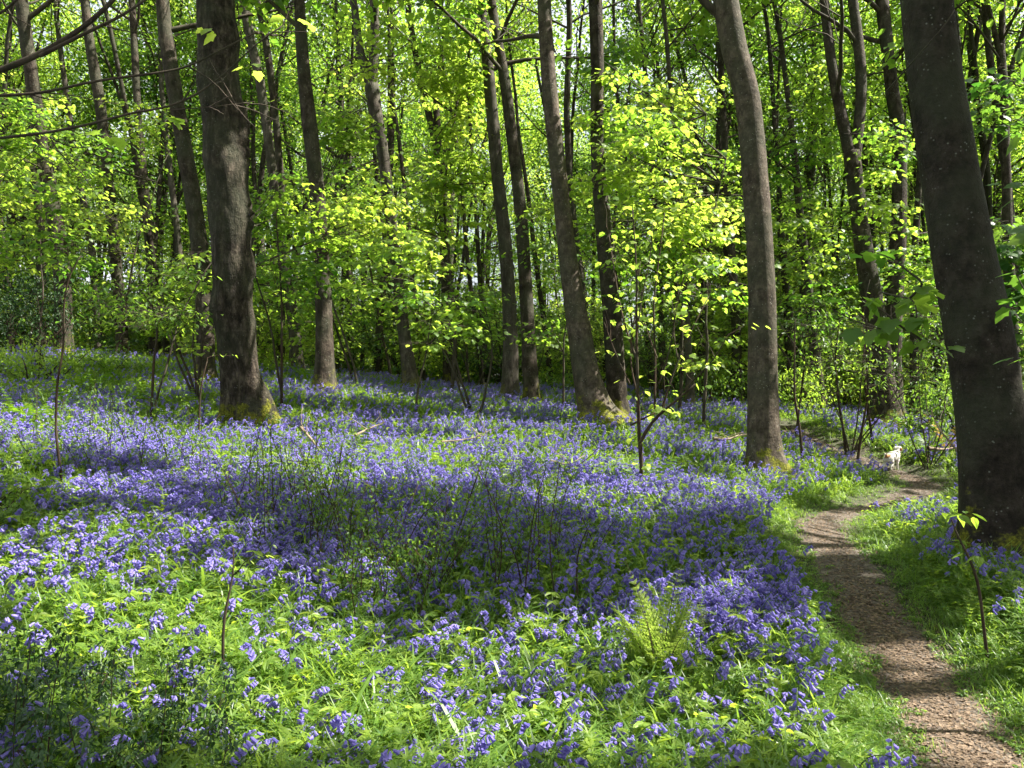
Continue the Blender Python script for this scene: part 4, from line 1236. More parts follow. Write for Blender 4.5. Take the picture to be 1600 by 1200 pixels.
# dim near plants in the bottom left corner
nd = [thicket_mesh(84, 9, .80, .13, 'leaf_dark', .032, .0035, 14), thicket_mesh(85, 12, .72, .18, 'leaf_dark', .03, .0035, 14)]
for i, (a, b, D, k, sc, lab) in enumerate([(90, 1200, 2.35, 0, .8, 'nearest shaded dark-leaved plant in the bottom left corner'), (200, 1210, 2.45, 1, .8, 'shaded dark-leaved plant right of the corner one at the bottom left'), (20, 1180, 2.6, 1, .8, 'shaded dark-leaved plant against the left edge at the bottom')]):
    x = (a - 800) / F * D
    root = thing('nettle_clump', lab, 'plant', (x, D, float(gz0(x, D)))); root.scale = (sc,) * 3; root.rotation_euler = (0, R([14, 18, 10][i]), i)
    link('stems', nd[k][0], root); link('leaves', nd[k][1], root)


# thin single-stem saplings in the front
def whip(pts, D, w0, label, leaves, seed, leafm='leaf', size=.06, name='sapling'):
    rng = np.random.default_rng(seed)
    x = at(pts[0][0], pts[0][1], D)[0]; O = np.array([x, D, float(gz0(x, D))])
    root = thing(name, label, 'sapling', O)
    P = px_line(pts, D, O); P[0][2] = -.05; P[:, 1] += np.concatenate([[0], rng.normal(0, .04, len(P) - 1)])
    P, r = resample(P, np.linspace(w0, w0 * .35, len(P)) / 2 / F * D, .06)
    st = MB(); tube(st, P, r, 6, lump=.1, seed=seed); tips = []
    for _ in range(leaves):
        i = int(rng.integers(len(P) // 3, len(P))); tw = wander(rng, P[i], (rng.normal(0, 1), rng.normal(0, .8), .7), rng.uniform(.15, .45), 5, .15)
        tube(st, tw, np.linspace(.003, .0015, len(tw)), 4); tips += [tw[-1], tw[3]]
    st.build('stem', M['stem_dark'], root)
    if tips:
        lf = MB(); spray(rng, lf, tips, 4, .06, size, OVATE); lf.build('leaves', M[leafm], root, smooth=False)


whip([(102, 800), (98, 740), (90, 680), (88, 600), (95, 540), (100, 480), (112, 430), (130, 400)], 6.3, 5.5, 'thin dark crooked sapling rising through the bluebells near the left edge', 7, 51, 'leaf_deep')
whip([(235, 610), (242, 560), (246, 520), (240, 480), (225, 460)], 11.5, 5, 'pale thin stem standing in ferns left of the rugged tree', 3, 52)
whip([(310, 650), (312, 620), (318, 590), (322, 565)], 10.5, 4, 'short dead stem left of the big rugged foot', 2, 53)
whip([(353, 1040), (352, 990), (352, 940), (368, 890), (355, 860)], 3.3, 6, 'short dark twig standing in front with one yellow leaf tuft', 1, 54, 'leaf_bright', .03)
whip([(905, 900), (900, 870), (915, 820)], 4.8, 4, 'bent brown twig sticking up from shaded bluebells', 0, 55)
whip([(440, 610), (441, 560), (440, 480), (436, 430), (430, 330)], 13.2, 5, 'very thin dark sapling standing right of the rugged tree', 5, 56)
whip([(1545, 945), (1530, 900), (1515, 865), (1500, 835), (1495, 815)], 4.4, 6, 'leaning stick-like seedling with fresh pale leaves near the huge trunk', 0, 57)
rngx = np.random.default_rng(5)
root = [o for o in C.objects if 'seedling' in o.get('label', '')][0]
lf = MB(); O = np.array(root.location)
spray(rngx, lf, np.array([at(1500, 805, 4.4), at(1510, 800, 4.35), at(1525, 865, 4.4)]) - O, 4, .05, .085, OVATE)
lf.build('leaves', M['leaf'], root, smooth=False)
for j, (a, D, h, lab) in enumerate([(1322, 13.5, 2.4, 'dark leaning stem left of the dog'), (1340, 13.2, 2.6, 'dark stem crossing its leaning neighbour left of the dog'), (1365, 13.8, 2.2, 'thin stem leaning right in the bush behind the dog'), (1240, 14, 3.5, 'tall hair-thin stem right of the tall clean trunk'),
                                  (1210 + 45, 12.5, 3.8, 'long thin wand beside the far bend of the path')]):
    s = (1 if j % 2 else -1)
    whip([(a, 700), (a + 6 * s, 670), (a + 14 * s, 620), (a + 16 * s, 560), (a + 12 * s, 500)], D, 5, lab, 4, 60 + j, 'leaf', .07)


# fallen sticks
def stick(pts, D, w_, label, name='fallen_branch', twigs=3, seed=0):
    rng = np.random.default_rng(900 + seed)
    P = np.array([at(a, b, D + d) for a, b, d in pts]); O = P[0].copy(); O[2] = float(gz0(O[0], O[1]))
    P, r = resample(P - O, np.linspace(w_, w_ * .4, len(P)) / 2 / F * D, .08)
    m = MB(); tube(m, P, r, 7, lump=.15, seed=seed)
    for _ in range(twigs):
        i = int(rng.integers(2, len(P))); tw = wander(rng, P[i], (rng.normal(0, 1), rng.normal(0, 1), .6), rng.uniform(.2, .5), 5, .12); tube(m, tw, np.linspace(.006, .003, len(tw)), 4)
    o = m.build(name, M['deadwood']); o.location = tuple(O)
    tag(o, label, 'branch')


stick([(1450, 700, 0), (1475, 703, .2), (1500, 698, .4)], 12.5, 6, 'pale fallen branch lying in shade left of the huge trunk', seed=1)
stick([(1500, 710, 0), (1480, 685, .1), (1462, 665, .2), (1455, 640, .3)], 11.5, 4, 'thin pale branch propped up left of the huge trunk', seed=2)
stick([(470, 668, 0), (490, 690, -.2), (500, 705, -.3)], 9.5, 5, 'bleached stick lying in bluebells right of the big rugged foot', seed=3)
stick([(555, 680, 0), (580, 668, .3), (600, 660, .5)], 10, 4, 'bleached stick left of the little centre sapling, in bluebells', seed=4)
stick([(690, 690, 0), (720, 688, .2), (760, 680, .4)], 10, 3, 'straw-pale twig lying across the lit bluebells at the centre', seed=5)
stick([(860, 720, 0), (900, 730, -.3)], 9, 4, 'short pale twig in lit bluebells below the stout leaning tree', seed=6)
stick([(1115, 685, 0), (1135, 690, 0), (1155, 680, .1)], 12.5, 6, 'reddish dead twig pile left of the tall clean trunk', twigs=7, seed=7)


# ------------------------------------------------------------------ the dog
def dog():
    D = 12.9
    g = ground_at(1394, 731)
    D = g[1]; x = g[0]
    z = float(gz(x, D))
    s = 39 / F * D / .58                       # withers and raised head together read 37 px tall
    root = thing('dog', 'small white dog with tan patches standing on the woodland path, head raised', 'dog', (x, D, z))
    # axis +X = facing; the dog faces away to the right
    V = [(0, 0, .33), (-.12, 0, .335), (-.22, 0, .33), (.12, 0, .33), (.20, 0, .37), (.26, 0, .45), (.30, 0, .51), (.37, 0, .50), (.43, 0, .475), (-.28, 0, .36), (-.34, 0, .41), (-.38, 0, .43)]
    Rr = [.115, .112, .105, .125, .105, .075, .078, .048, .028, .028, .030, .018]
    E = [(0, 1), (1, 2), (0, 3), (3, 4), (4, 5), (5, 6), (6, 7), (7, 8), (2, 9), (9, 10), (10, 11)]
    for sy in (-1, 1):
        f = .03 * sy
        b = len(V)
        V += [(.15, .06 * sy, .27), (.14 + f, .065 * sy, .17), (.155 + f, .065 * sy, .03), (.19 + f, .065 * sy, .018)]; Rr += [.055, .030, .021, .022]
        E += [(3, b), (b, b + 1), (b + 1, b + 2), (b + 2, b + 3)]
        b = len(V)
        V += [(-.20, .06 * sy, .26), (-.15 - f, .068 * sy, .19), (-.25 - f, .068 * sy, .12), (-.235 - f, .068 * sy, .03), (-.20 - f, .068 * sy, .018)]; Rr += [.065, .045, .026, .021, .022]
        E += [(2, b), (b, b + 1), (b + 1, b + 2), (b + 2, b + 3), (b + 3, b + 4)]
        b = len(V)
        V += [(.29, .055 * sy, .535), (.275, .085 * sy, .50), (.28, .092 * sy, .45)]; Rr += [.026, .026, .018]
        E += [(6, b), (b, b + 1), (b + 1, b + 2)]
    me = bpy.data.meshes.new('body'); me.from_pydata(V, E, [])
    o = link('body', me, root)
    sk = o.modifiers.new('skin', 'SKIN')
    for i, r in enumerate(Rr): me.skin_vertices[0].data[i].radius = (r, r)
    me.skin_vertices[0].data[0].use_root = True
    sb = o.modifiers.new('sub', 'SUBSURF'); sb.levels = 2; sb.render_levels = 2
    tx = bpy.data.textures.new('fur', 'CLOUDS'); tx.noise_scale = .03
    dm = o.modifiers.new('fur', 'DISPLACE'); dm.texture = tx; dm.strength = .018; dm.mid_level = .5
    m, nt, P, out = mat('dog_fur')
    tc = N(nt, 'ShaderNodeTexCoord').outputs['Object']
    col = ramp(nt, noise(nt, tc, 60, 3), [(.3, (.42, .39, .34)), (.7, (.68, .65, .60))])
    def blob(c, r):
        d = N(nt, 'ShaderNodeVectorMath', operation='DISTANCE'); nt.links.new(tc, d.inputs[0]); d.inputs[1].default_value = c
        return ramp(nt, math_(nt, 'ADD', d.outputs['Value'], math_(nt, 'MULTIPLY', math_(nt, 'SUBTRACT', noise(nt, tc, 25), .5), .05)), [(r - .01, (1, 1, 1)), (r + .01, (0, 0, 0))])
    for c, r in (((-.27, 0, .41), .09), ((.28, .10, .48), .055), ((.28, -.10, .48), .055)):
        col = mix(nt, blob(c, r), col, (.33, .17, .07))
    nt.links.new(col, P.inputs['Base Color']); P.inputs['Roughness'].default_value = .95
    me.materials.append(m)
    dk = plain('dog_nose', (.02, .015, .015), .4)
    def ball(c, r, name):
        b = MB(); n = 8; Vv = []; Q = []
        for i in range(7):
            th_ = PI * i / 6
            for k in range(n): a = 2 * PI * k / n; Vv.append((c[0] + r * math.cos(a) * math.sin(th_), c[1] + r * math.sin(a) * math.sin(th_), c[2] + r * math.cos(th_)))
        for i in range(6):
            for k in range(n): Q.append((i * n + k, i * n + (k + 1) % n, (i + 1) * n + (k + 1) % n, (i + 1) * n + k))
        b.add(np.array(Vv), quads=np.array(Q)); b.build(name, dk, root)
    ball((.458, 0, .482), .016, 'nose'); ball((.355, .042, .535), .011, 'eye'); ball((.355, -.042, .535), .011, 'eye')
    b = MB(); A = np.arange(17) / 16 * 2 * PI
    ring = np.stack([.245 + .075 * np.cos(A) * .55, .075 * np.sin(A), .435 - .075 * np.cos(A) * .75], 1)
    tube(b, ring, .008, 6, cap=False); b.build('collar', plain('collar', (.05, .02, .02)), root)
    root.scale = (s, s, s); root.rotation_euler = (0, 0, R(40))
    return x, D


DOG = dog()

# ------------------------------------------------------------------ plant prototypes for the ground layer
def blade(mb, p, a, L, wd, bend, n=4, el=75, mat=0, tint=.5):
    d = np.array([math.cos(a) * math.cos(R(el)), math.sin(a) * math.cos(R(el)), math.sin(R(el))])
    s = np.array([-math.sin(a), math.cos(a), 0]) * wd / 2
    V = []; q = np.array(p, float)
    for i in range(n + 1):
        t = i / n
        w_ = (1 - t ** 2.2) * (.7 + .6 * t if t < .5 else 1.0) + .03
        V += [q + s * w_, q - s * w_]
        d = d + np.array([math.cos(a) * bend * .35, math.sin(a) * bend * .35, -bend * (t + .25)]); d /= np.linalg.norm(d)
        q = q + d * L / n
    mb.add(np.array(V), quads=np.array([(2 * i, 2 * i + 1, 2 * i + 3, 2 * i + 2) for i in range(n)]), mat=mat, tint=tint)


def tuft(seed, n, L, wd, bend, spread):
    rng = np.random.default_rng(seed); mb = MB()
    for k in range(n):
        a = rng.random() * 2 * PI
        blade(mb, (rng.normal(0, spread), rng.normal(0, spread), -.01), a, L * rng.uniform(.5, 1.1), wd * rng.uniform(.7, 1.2), bend * rng.uniform(.4, 1.4), el=rng.uniform(45, 85), tint=float(rng.random()))
    return mb


def whorl(seed, stems, H):
    """cleavers: thin stems with star whorls of narrow leaves"""
    rng = np.random.default_rng(seed); mb = MB()
    for s in range(stems):
        P = wander(rng, (rng.normal(0, .04), rng.normal(0, .04), -.01), (rng.normal(0, .35), rng.normal(0, .35), 1), H * rng.uniform(.7, 1.1), 6, .12)
        tube(mb, P, np.linspace(.0022, .0012, 7), 3, cap=False, tint=.5)
        for i in range(1, 7):
            a0 = rng.random() * 6; L = .034 * rng.uniform(.8, 1.3)
            for k in range(7):
                a = a0 + k * 2 * PI / 7
                blade(mb, P[i], a, L, .008, .15, n=2, el=25, tint=float(rng.random()))
    return mb


def herb(seed, n, H, size, tmpl=OVATE):
    rng = np.random.default_rng(seed); mb = MB()
    for k in range(n):
        a = rng.random() * 2 * PI; h = H * rng.uniform(.4, 1.1)
        e = np.array([math.cos(a) * h * .6, math.sin(a) * h * .6, h])
        tube(mb, np.array([(0, 0, -.01), e * .6, e]), [.002, .0016, .001], 3, cap=False)
        for j in range(3):
            aa = a + (j - 1) * 1.0
            mb.scatter(tmpl[0], tmpl[1], e[None], np.array([aa - PI / 2]), np.array([rng.normal(-.15, .25)]), np.array([rng.normal(0, .3)]), np.array([size * rng.uniform(.6, 1.15)]), np.array([rng.random()]))
    return mb


def bell_parts(seed):
    """(stem, flowers, leaves) of one bluebell: arching stalk, one-sided row of nodding bells, strap leaves"""
    rng = np.random.default_rng(seed)
    H = rng.uniform(.26, .34)
    st = MB(); fl = MB(); lf = MB()
    n = 12; P = [np.array([0, 0, -.01])]; d = np.array([rng.normal(0, .06), rng.normal(0, .06), 1.])
    for i in range(n):
        t = i / n
        if t > .66: d = d + np.array([.30, 0, -.26 * (t - .4)])
        d = d / np.linalg.norm(d); P.append(P[-1] + d * H / n)
    P = np.array(P)
    tube(st, P, np.linspace(.0028, .0014, n + 1), 4, tint=.4)
    nb = int(rng.integers(7, 11))
    for k in range(nb):
        t = .70 + .30 * (k + .5) / nb
        i = min(n - 1, int(t * n)); c = P[i] + (P[i + 1] - P[i]) * (t * n - i)
        side = rng.normal(0, .9)
        dr = np.array([math.cos(side) * .8, math.sin(side) * .8, -.35 - .5 * rng.random()]); dr /= np.linalg.norm(dr)
        q0 = c + dr * .008
        L = .026 * rng.uniform(.85, 1.15) * (1.05 - .25 * k / nb); r = .0052
        tube(st, np.array([c, q0]), [.001, .001], 3, cap=False)
        u = np.cross(dr, (0, 0, 1)); u /= np.linalg.norm(u); v = np.cross(dr, u)
        rings = []; A = np.arange(6) / 6 * 2 * PI
        for f, rr in ((0, .55), (.35, 1.0), (.8, 1.0), (1.0, 1.75)):
            rings.append(q0 + dr * L * f + (np.cos(A)[:, None] * u + np.sin(A)[:, None] * v) * r * rr * (np.where(np.arange(6) % 2, 1., .8)[:, None] if f == 1.0 else 1))
        Vv = np.concatenate(rings + [[q0 - dr * .002]])
        Q = [(j * 6 + k2, j * 6 + (k2 + 1) % 6, (j + 1) * 6 + (k2 + 1) % 6, (j + 1) * 6 + k2) for j in range(3) for k2 in range(6)]
        fl.add(Vv, quads=np.array(Q), tris=np.array([(24, (k2 + 1) % 6, k2) for k2 in range(6)]), tint=float(rng.random()))
    for k in range(5):
        blade(lf, (rng.normal(0, .012), rng.normal(0, .012), -.01), rng.random() * 6.28, rng.uniform(.18, .28), .010, rng.uniform(.2, .6), el=rng.uniform(50, 80), tint=float(rng.random()))
    return st, fl, lf


BELLS = [bell_parts(600 + i) for i in range(6)]


def merge(parts_mats):
    m = MB()
    for p, mi in parts_mats:
        off = 0
        V = np.concatenate(p.v); t = np.concatenate(p.t)
        f3 = np.concatenate(p.f3) if p.f3 else None; f4 = np.concatenate(p.f4) if p.f4 else None
        m.add(V, tris=f3, quads=f4, mat=mi, tint=t)
    return m


def scatter_object(name, protos, mats, pos, pick, rz, tilt, scl, label=None, cat=None):
    """ONE object: its mesh holds the prototype plants and one loose point per plant; its node tree sets a copy on every point"""
    m = MB(); ids = []
    for i, p in enumerate(protos):
        V = np.concatenate(p.v); t = np.concatenate(p.t)
        f3 = np.concatenate(p.f3) if p.f3 else None; f4 = np.concatenate(p.f4) if p.f4 else None
        m.add(V, tris=f3, quads=f4, mat=0, tint=t)
        m.m3[-1:] = [np.concatenate(p.m3)] if p.f3 else m.m3[-1:]
        m.m4[-1:] = [np.concatenate(p.m4)] if p.f4 else m.m4[-1:]
        ids.append(np.full(len(V), i))
    nproto = m.n
    m.add(pos)
    me = m.mesh(name, mats, smooth=False)
    n = len(pos)
    a = me.attributes.new('proto', 'INT', 'POINT'); a.data.foreach_set('value', np.concatenate(ids + [np.full(n, -1)]).astype(np.int32))
    a = me.attributes.new('pick', 'INT', 'POINT'); a.data.foreach_set('value', np.concatenate([np.zeros(nproto), pick]).astype(np.int32))
    a = me.attributes.new('scl', 'FLOAT', 'POINT'); a.data.foreach_set('value', np.concatenate([np.ones(nproto), scl]).astype(np.float32))
    a = me.attributes.new('rot', 'FLOAT_VECTOR', 'POINT')
    rr = np.zeros((nproto + n, 3), np.float32); rr[nproto:, 0] = tilt[:, 0]; rr[nproto:, 1] = tilt[:, 1]; rr[nproto:, 2] = rz
    a.data.foreach_set('vector', rr.ravel())
    o = link(name, me)
    ng = bpy.data.node_groups.new(name, 'GeometryNodeTree')
    ng.interface.new_socket('Geometry', in_out='INPUT', socket_type='NodeSocketGeometry'); ng.interface.new_socket('Geometry', in_out='OUTPUT', socket_type='NodeSocketGeometry')
    gi = ng.nodes.new('NodeGroupInput'); go = ng.nodes.new('NodeGroupOutput')

    def attr(nm, ty):
        q = ng.nodes.new('GeometryNodeInputNamedAttribute'); q.data_type = ty; q.inputs['Name'].default_value = nm
        return q.outputs['Attribute']
    cmp_ = ng.nodes.new('FunctionNodeCompare'); cmp_.data_type = 'INT'; cmp_.operation = 'GREATER_EQUAL'
    ia = [s for s in cmp_.inputs if s.type == 'INT']
    pid = attr('proto', 'INT'); ng.links.new(pid, ia[0]); ia[1].default_value = 0
    sep = ng.nodes.new('GeometryNodeSeparateGeometry'); sep.domain = 'POINT'
    ng.links.new(gi.outputs[0], sep.inputs['Geometry']); ng.links.new(cmp_.outputs[0], sep.inputs['Selection'])
    sp_ = ng.nodes.new('GeometryNodeSplitToInstances'); sp_.domain = 'POINT'
    ng.links.new(sep.outputs[0], sp_.inputs['Geometry']); ng.links.new(pid, sp_.inputs['Group ID'])
    ip = ng.nodes.new('GeometryNodeInstanceOnPoints')
    ng.links.new(sep.outputs[1], ip.inputs['Points']); ng.links.new(sp_.outputs[0], ip.inputs['Instance'])
    ip.inputs['Pick Instance'].default_value = True
    ng.links.new(attr('pick', 'INT'), ip.inputs['Instance Index'])
    e2r = ng.nodes.new('FunctionNodeEulerToRotation'); ng.links.new(attr('rot', 'FLOAT_VECTOR'), e2r.inputs[0]); ng.links.new(e2r.outputs[0], ip.inputs['Rotation'])
    ng.links.new(attr('scl', 'FLOAT'), ip.inputs['Scale'])
    ng.links.new(ip.outputs[0], go.inputs[0])
    md = o.modifiers.new('scatter', 'NODES'); md.node_group = ng
    tag(o, label, cat, kind='stuff')
    return o


# ------------------------------------------------------------------ where the plants stand
rng = np.random.default_rng(2024)


def field(n, dmin=1.4, dmax=27, power=1.7, side=1.10):
    """points spread over the visible ground, denser near the camera"""
    u = rng.random(n)
    a = 1 - power
    D = (dmin ** a + u * (dmax ** a - dmin ** a)) ** (1 / a) if abs(a) > 1e-6 else dmin * (dmax / dmin) ** u
    hw = .66 * D * side + .8
    x = rng.uniform(-1, 1, n) * hw
    return x, D


def clear_of_trees(x, y, m=.0):
    ok = np.ones(len(x), bool)
    for a, b, r in BASES:
        if b < 30: ok &= (x - a) ** 2 + (y - b) ** 2 > (r + m) ** 2
    return ok


PBY, PBX = [0, 3, 6, 7.2, 8.5, 10, 11.2, 18, 30], [1.6, 1.9, 2.6, 2.9, 3.4, 4.9, 5.7, 6.3, 9]


def nz(x, y, s, seed=0.0):
    return (np.sin(x * s + seed) * np.cos(y * s * 1.13 + seed * 2) + np.sin(x * s * 2.3 + y * s * 1.7 + seed * 3) * .6 + np.sin(y * s * 2.9 - x * s * 1.9 + seed) * .5) / 2.1


def lay(x, y):
    return np.column_stack([x, y, gz(x, y)])


# grass and strap leaves, herbs
G_PROT = [tuft(700, 16, .30, .013, .45, .05), tuft(701, 13, .36, .014, .6, .05), tuft(702, 18, .24, .009, .35, .05), tuft(703, 22, .12, .005, .3, .06)]
H_PROT = [whorl(710, 4, .22), whorl(711, 5, .18), herb(712, 9, .14, .042), herb(713, 11, .11, .032), herb(714, 6, .20, .05)]
x, y = field(56000, 1.3, 30, 1.25)
pd = path_dist(x, y)
k = clear_of_trees(x, y, .0) & (pd > .02 + .10 * rng.random(len(x)))
x, y, pd = x[k], y[k], pd[k]
right = x > np.interp(y, PBY, PBX)
verge = pd < .42
pick = rng.choice(3, len(x)); pick[verge] = np.where(rng.random(verge.sum()) < .75, 3, 2)
scl = rng.uniform(.55, 1.45, len(x)) * np.where(verge, .6, 1.0)
scatter_object('grass', G_PROT, [M['grass']], lay(x, y), pick, rng.random(len(x)) * 6.28, rng.normal(0, .12, (len(x), 2)), scl, 'lush green strap leaves and grass covering the woodland floor', 'grass')
x, y = field(30000, 1.3, 28, 1.3)
pd = path_dist(x, y)
k = clear_of_trees(x, y, .0) & (pd > .12 + .10 * rng.random(len(x)))
x, y, pd = x[k], y[k], pd[k]
q = nz(x, y, .9, 2.0)
pick = np.where(q + rng.normal(0, .5, len(x)) > .35, rng.choice([0, 1], len(x)), rng.choice([2, 3, 4], len(x)))
scl = rng.uniform(.7, 1.25, len(x)) * np.where(pd < .4, .65, 1.0)
scatter_object('herbs', H_PROT, [M['herb']], lay(x, y), pick, rng.random(len(x)) * 6.28, rng.normal(0, .15, (len(x), 2)), scl, 'bright green cleavers and low leafy herbs between the bluebells', 'undergrowth')
# short grass creeping over the path's edges
x, y = field(60000, 1.6, 18, 1.1)
pd = path_dist(x, y); k = (pd > -.17) & (pd < .36) & clear_of_trees(x, y) & (rng.random(len(x)) < sstep(-.17, .02, pd + .09 * nz(x, y, 5, 1)))
x, y = x[k], y[k]
scatter_object('verge_grass', [tuft(720, 14, .055, .0035, .3, .03), tuft(721, 12, .08, .004, .4, .035), herb(722, 6, .03, .022)], [M['grass']], lay(x, y) + np.array([0, 0, .004]), rng.choice(3, len(x)), rng.random(len(x)) * 6.28, rng.normal(0, .1, (len(x), 2)), rng.uniform(.7, 1.3, len(x)),
               'short turf creeping in along both edges of the path', 'grass')
# extra fine turf strip left of the path where it widens at the front
# dead leaves and chips on the path
chipA = MB(); chipA.add([(-.5, -.18, 0), (.5, -.12, .03), (.45, .15, .0), (-.5, .14, .05)], quads=[(0, 1, 2, 3)], tint=.6)
chipB = MB(); chipB.scatter(SIMPLE[0], SIMPLE[1], np.zeros((1, 3)), np.zeros(1), np.zeros(1), np.zeros(1), np.ones(1), np.array([.3]))
chipC = MB(); tube(chipC, np.array([(-.9, 0, .03), (0, .08, .05), (.9, 0, .03)]), [.05, .045, .02], 4, tint=.2)
chipD = MB(); chipD.add([(-.4, -.3, 0), (.3, -.35, .1), (.4, .3, .02), (-.2, .4, .12)], quads=[(0, 1, 2, 3)], tint=.9)
nch = 30000
seg = rng.random(nch) ** 1.7 * (len(PATH) - 1); i0 = seg.astype(int); fr = seg - i0
i0 = np.minimum(i0, len(PATH) - 2)
cx_ = PATH[i0] * (1 - fr[:, None]) + PATH[i0 + 1] * fr[:, None]
off = np.clip(rng.normal(0, .52, nch), -1.15, 1.15) * cx_[:, 2] / 2
nn = Nn[i0]
x = cx_[:, 0] + nn[:, 0] * off; y = cx_[:, 1] + nn[:, 1] * off
P = lay(x, y) + np.array([0, 0, .016])
scatter_object('leaf_litter', [chipA, chipB, chipC, chipD], [M['litter']], P, rng.choice(4, nch, p=[.4, .2, .12, .28]), rng.random(nch) * 6.28, rng.normal(0, .22, (nch, 2)), rng.uniform(.007, .026, nch),
               'wood chips and dead leaves trodden into the path', 'leaf litter')


# bluebells
def bell_density(x, y):
    """relative density read off the photo: a dense carpet with a sparser green front and green verges"""
    px, dep = project(lay(x, y))
    u, v = px[:, 0], px[:, 1]
    pd = path_dist(x, y)
    left = x < np.interp(y, PBY, PBX)
    front = np.interp(v, [600, 700, 820, 900, 960, 1040, 1120, 1250], [1.0, 1.0, .98, .85, .50, .22, .15, .14])
    # a purple drift beside the path at the lower right, a green gap before it
    d = np.exp(-(((u - 1215) / 130) ** 2 + ((v - 985) / 75) ** 2)) * .9
    d += np.exp(-(((u - 1020) / 90) ** 2 + ((v - 1015) / 35) ** 2)) * .45 + np.exp(-(((u - 470) / 40) ** 2 + ((v - 920) / 60) ** 2)) * .5
    dens = front + d
    green = [(200, 590, 150, 28, .85), (1000, 745, 150, 22, .55), (620, 740, 110, 22, .5), (1330, 790, 150, 45, .95), (330, 640, 90, 18, .5), (60, 650, 90, 50, .6), (1150, 765, 110, 14, .5), (30, 820, 60, 60, .8), (980, 920, 80, 40, .4), (760, 930, 140, 25, .35),
             (1120, 660, 100, 12, .4)]
    for cx, cy, rx, ry, s in green: dens *= 1 - s * np.exp(-(((u - cx) / rx) ** 2 + ((v - cy) / ry) ** 2))
    dens *= np.clip(.75 + .6 * nz(x, y, 1.1, .7) + .35 * nz(x, y, 3.3, 4), .12, 1.4)
    dens *= sstep(.12, .55, pd) * .9 + .1 * sstep(.05, .3, pd)
    # right of the path: mostly green with drifts
    rd = .09 + .3 * np.exp(-(((u - 1500) / 90) ** 2 + ((v - 905) / 45) ** 2)) + 1.1 * sstep(9.5, 11.5, y) * (.5 + .8 * nz(x, y, .8, 3)) + .12 * np.exp(-(((u - 1420) / 70) ** 2 + ((v - 840) / 35) ** 2))
    dens = np.where(left, dens, rd * sstep(.15, .6, pd) * np.clip(.8 + .7 * nz(x, y, 2.1, .2), .1, 1.4))
    return dens * sstep(27, 21, y) * sstep(-14, -11, x - 0 * y) * np.where(v < 640, 1.0, 1)


x, y = field(120000, 1.75, 26, 1.02)
k = clear_of_trees(x, y, .02)
x, y = x[k], y[k]
dd = bell_density(x, y)
k = rng.random(len(x)) < dd * np.where(y > 5.5, .70, .50)
x, y = x[k], y[k]
P = lay(x, y); n = len(P)
pick = rng.choice(6, n); rz = rng.random(n) * 6.28 * .6 - 2.6; tilt = rng.normal(0, .17, (n, 2)); scl = np.clip(rng.normal(.92, .16, n), .55, 1.25) * np.where(y > 5, .95, 1.0)
px, dep = project(P + np.array([0, 0, .25]))
vis = (px[:, 0] > 0) & (px[:, 0] < 1600) & (px[:, 1] > 0) & (px[:, 1] < 1195) & (dep > .5)
order = np.argsort(np.where(vis, dep, 1e9))[:300]
BM = [(a.mesh('stalk', M['bell_stem']), b.mesh('flowers', M['bell'], False), c.mesh('leaves', M['grass'], False)) for a, b, c in BELLS]
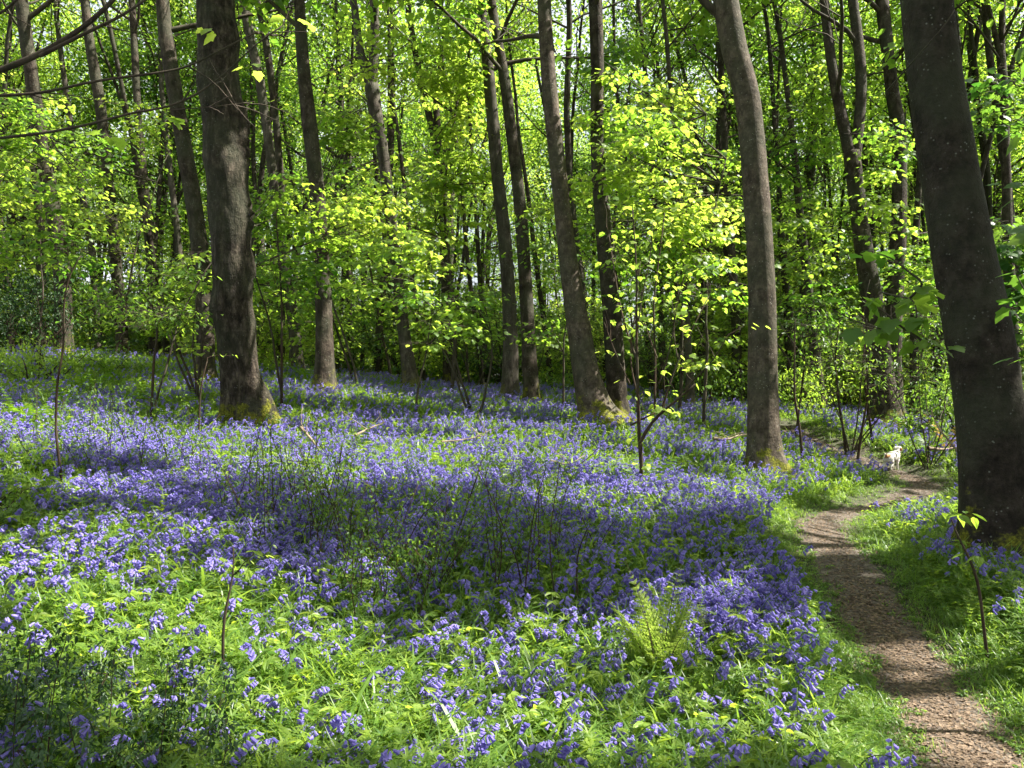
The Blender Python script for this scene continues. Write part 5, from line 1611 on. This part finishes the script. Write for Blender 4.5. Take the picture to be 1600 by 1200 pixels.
# LABELS of the nearest ones say where they stand
for i in order:
    u = px[i, 0]
    v_ = px[i, 1]
    where = (['at the bottom left', 'low left of centre', 'at the bottom middle', 'low right of centre', 'left of the path'][min(4, int(u / 290))] if x[i] < np.interp(y[i], PBY, PBX) else 'right of the path')
    where += [' in the back row of the front drift', ' in the middle row of the front drift', ' against the lower edge'][0 if v_ < 1010 else (1 if v_ < 1100 else 2)]
    where_ = 'at the left of the green front' if u < 530 else ('in the middle of the green front' if u < 1060 else ('left of the path at the front' if x[i] < np.interp(y[i], PBY, PBX) else 'right of the path at the front'))
    root = thing('bluebell', ['short', 'nodding', 'tall'][0 if scl[i] < .92 else (1 if scl[i] < 1.08 else 2)] + ' bluebell ' + where, 'flower', P[i], 'nearest bluebells ' + where)
    root.rotation_euler = (float(tilt[i, 0]), float(tilt[i, 1]), float(rz[i])); root.scale = (float(scl[i]),) * 3
    for nm, me in zip(('stalk', 'flowers', 'leaves'), BM[pick[i]]): link(nm, me, root)
rest = np.ones(n, bool); rest[order] = False
BP = []
for a, b, c in BELLS:
    m = MB()
    m.add(np.concatenate(a.v), tris=np.concatenate(a.f3) if a.f3 else None, quads=np.concatenate(a.f4), mat=0, tint=np.concatenate(a.t))
    m.add(np.concatenate(b.v), tris=np.concatenate(b.f3), quads=np.concatenate(b.f4), mat=1, tint=np.concatenate(b.t))
    m.add(np.concatenate(c.v), quads=np.concatenate(c.f4), mat=2, tint=np.concatenate(c.t))
    BP.append(m)
scatter_object('bluebell_carpet', BP, [M['bell_stem'], M['bell'], M['grass']], P[rest], pick[rest], rz[rest], tilt[rest], scl[rest], 'dense carpet of violet-blue bluebells stretching back under the trees', 'bluebells')
print('bluebells', n, 'objects', len(bpy.data.objects))
for a, b, r in BASES[:36]:
    q, _ = project(np.array([[a, b, float(gz0(a, b))]]))
    print('base px', [round(float(v)) for v in q[0]], 'D', b, 'diam', round(r * 2, 2))
print('dog', DOG, 'path', [(round(float(p[0]), 1), round(float(p[1]), 1)) for p in PATH[::8]])

for o in C.objects:
    L_ = o.get('label')
    if L_ and len(L_.split()) > 16: print('LONG', o.name, L_)


# the one yellow flower among the green at the lower left
yf = MB(); ys = MB()
fx, fy = ground_at(209, 1135)
for k_ in range(8):
    a_ = k_ * PI / 4
    yf.scatter(OVATE[0], OVATE[1], np.zeros((1, 3)) + np.array([0, 0, .16]), np.array([a_]), np.array([.5]), np.zeros(1), np.array([.02]), np.array([.5]))
tube(ys, np.array([(0, 0, -.01), (.005, 0, .08), (0, 0, .16)]), [.0015, .0012, .001], 4)
rt = thing('yellow_flower', 'single small yellow flower in the green at the lower left', 'flower', (fx, fy, float(gz(fx, fy))))
yf.build('petals', plain('yellow_petal', (.75, .42, .02), .5), rt); ys.build('stalk', M['bell_stem'], rt)
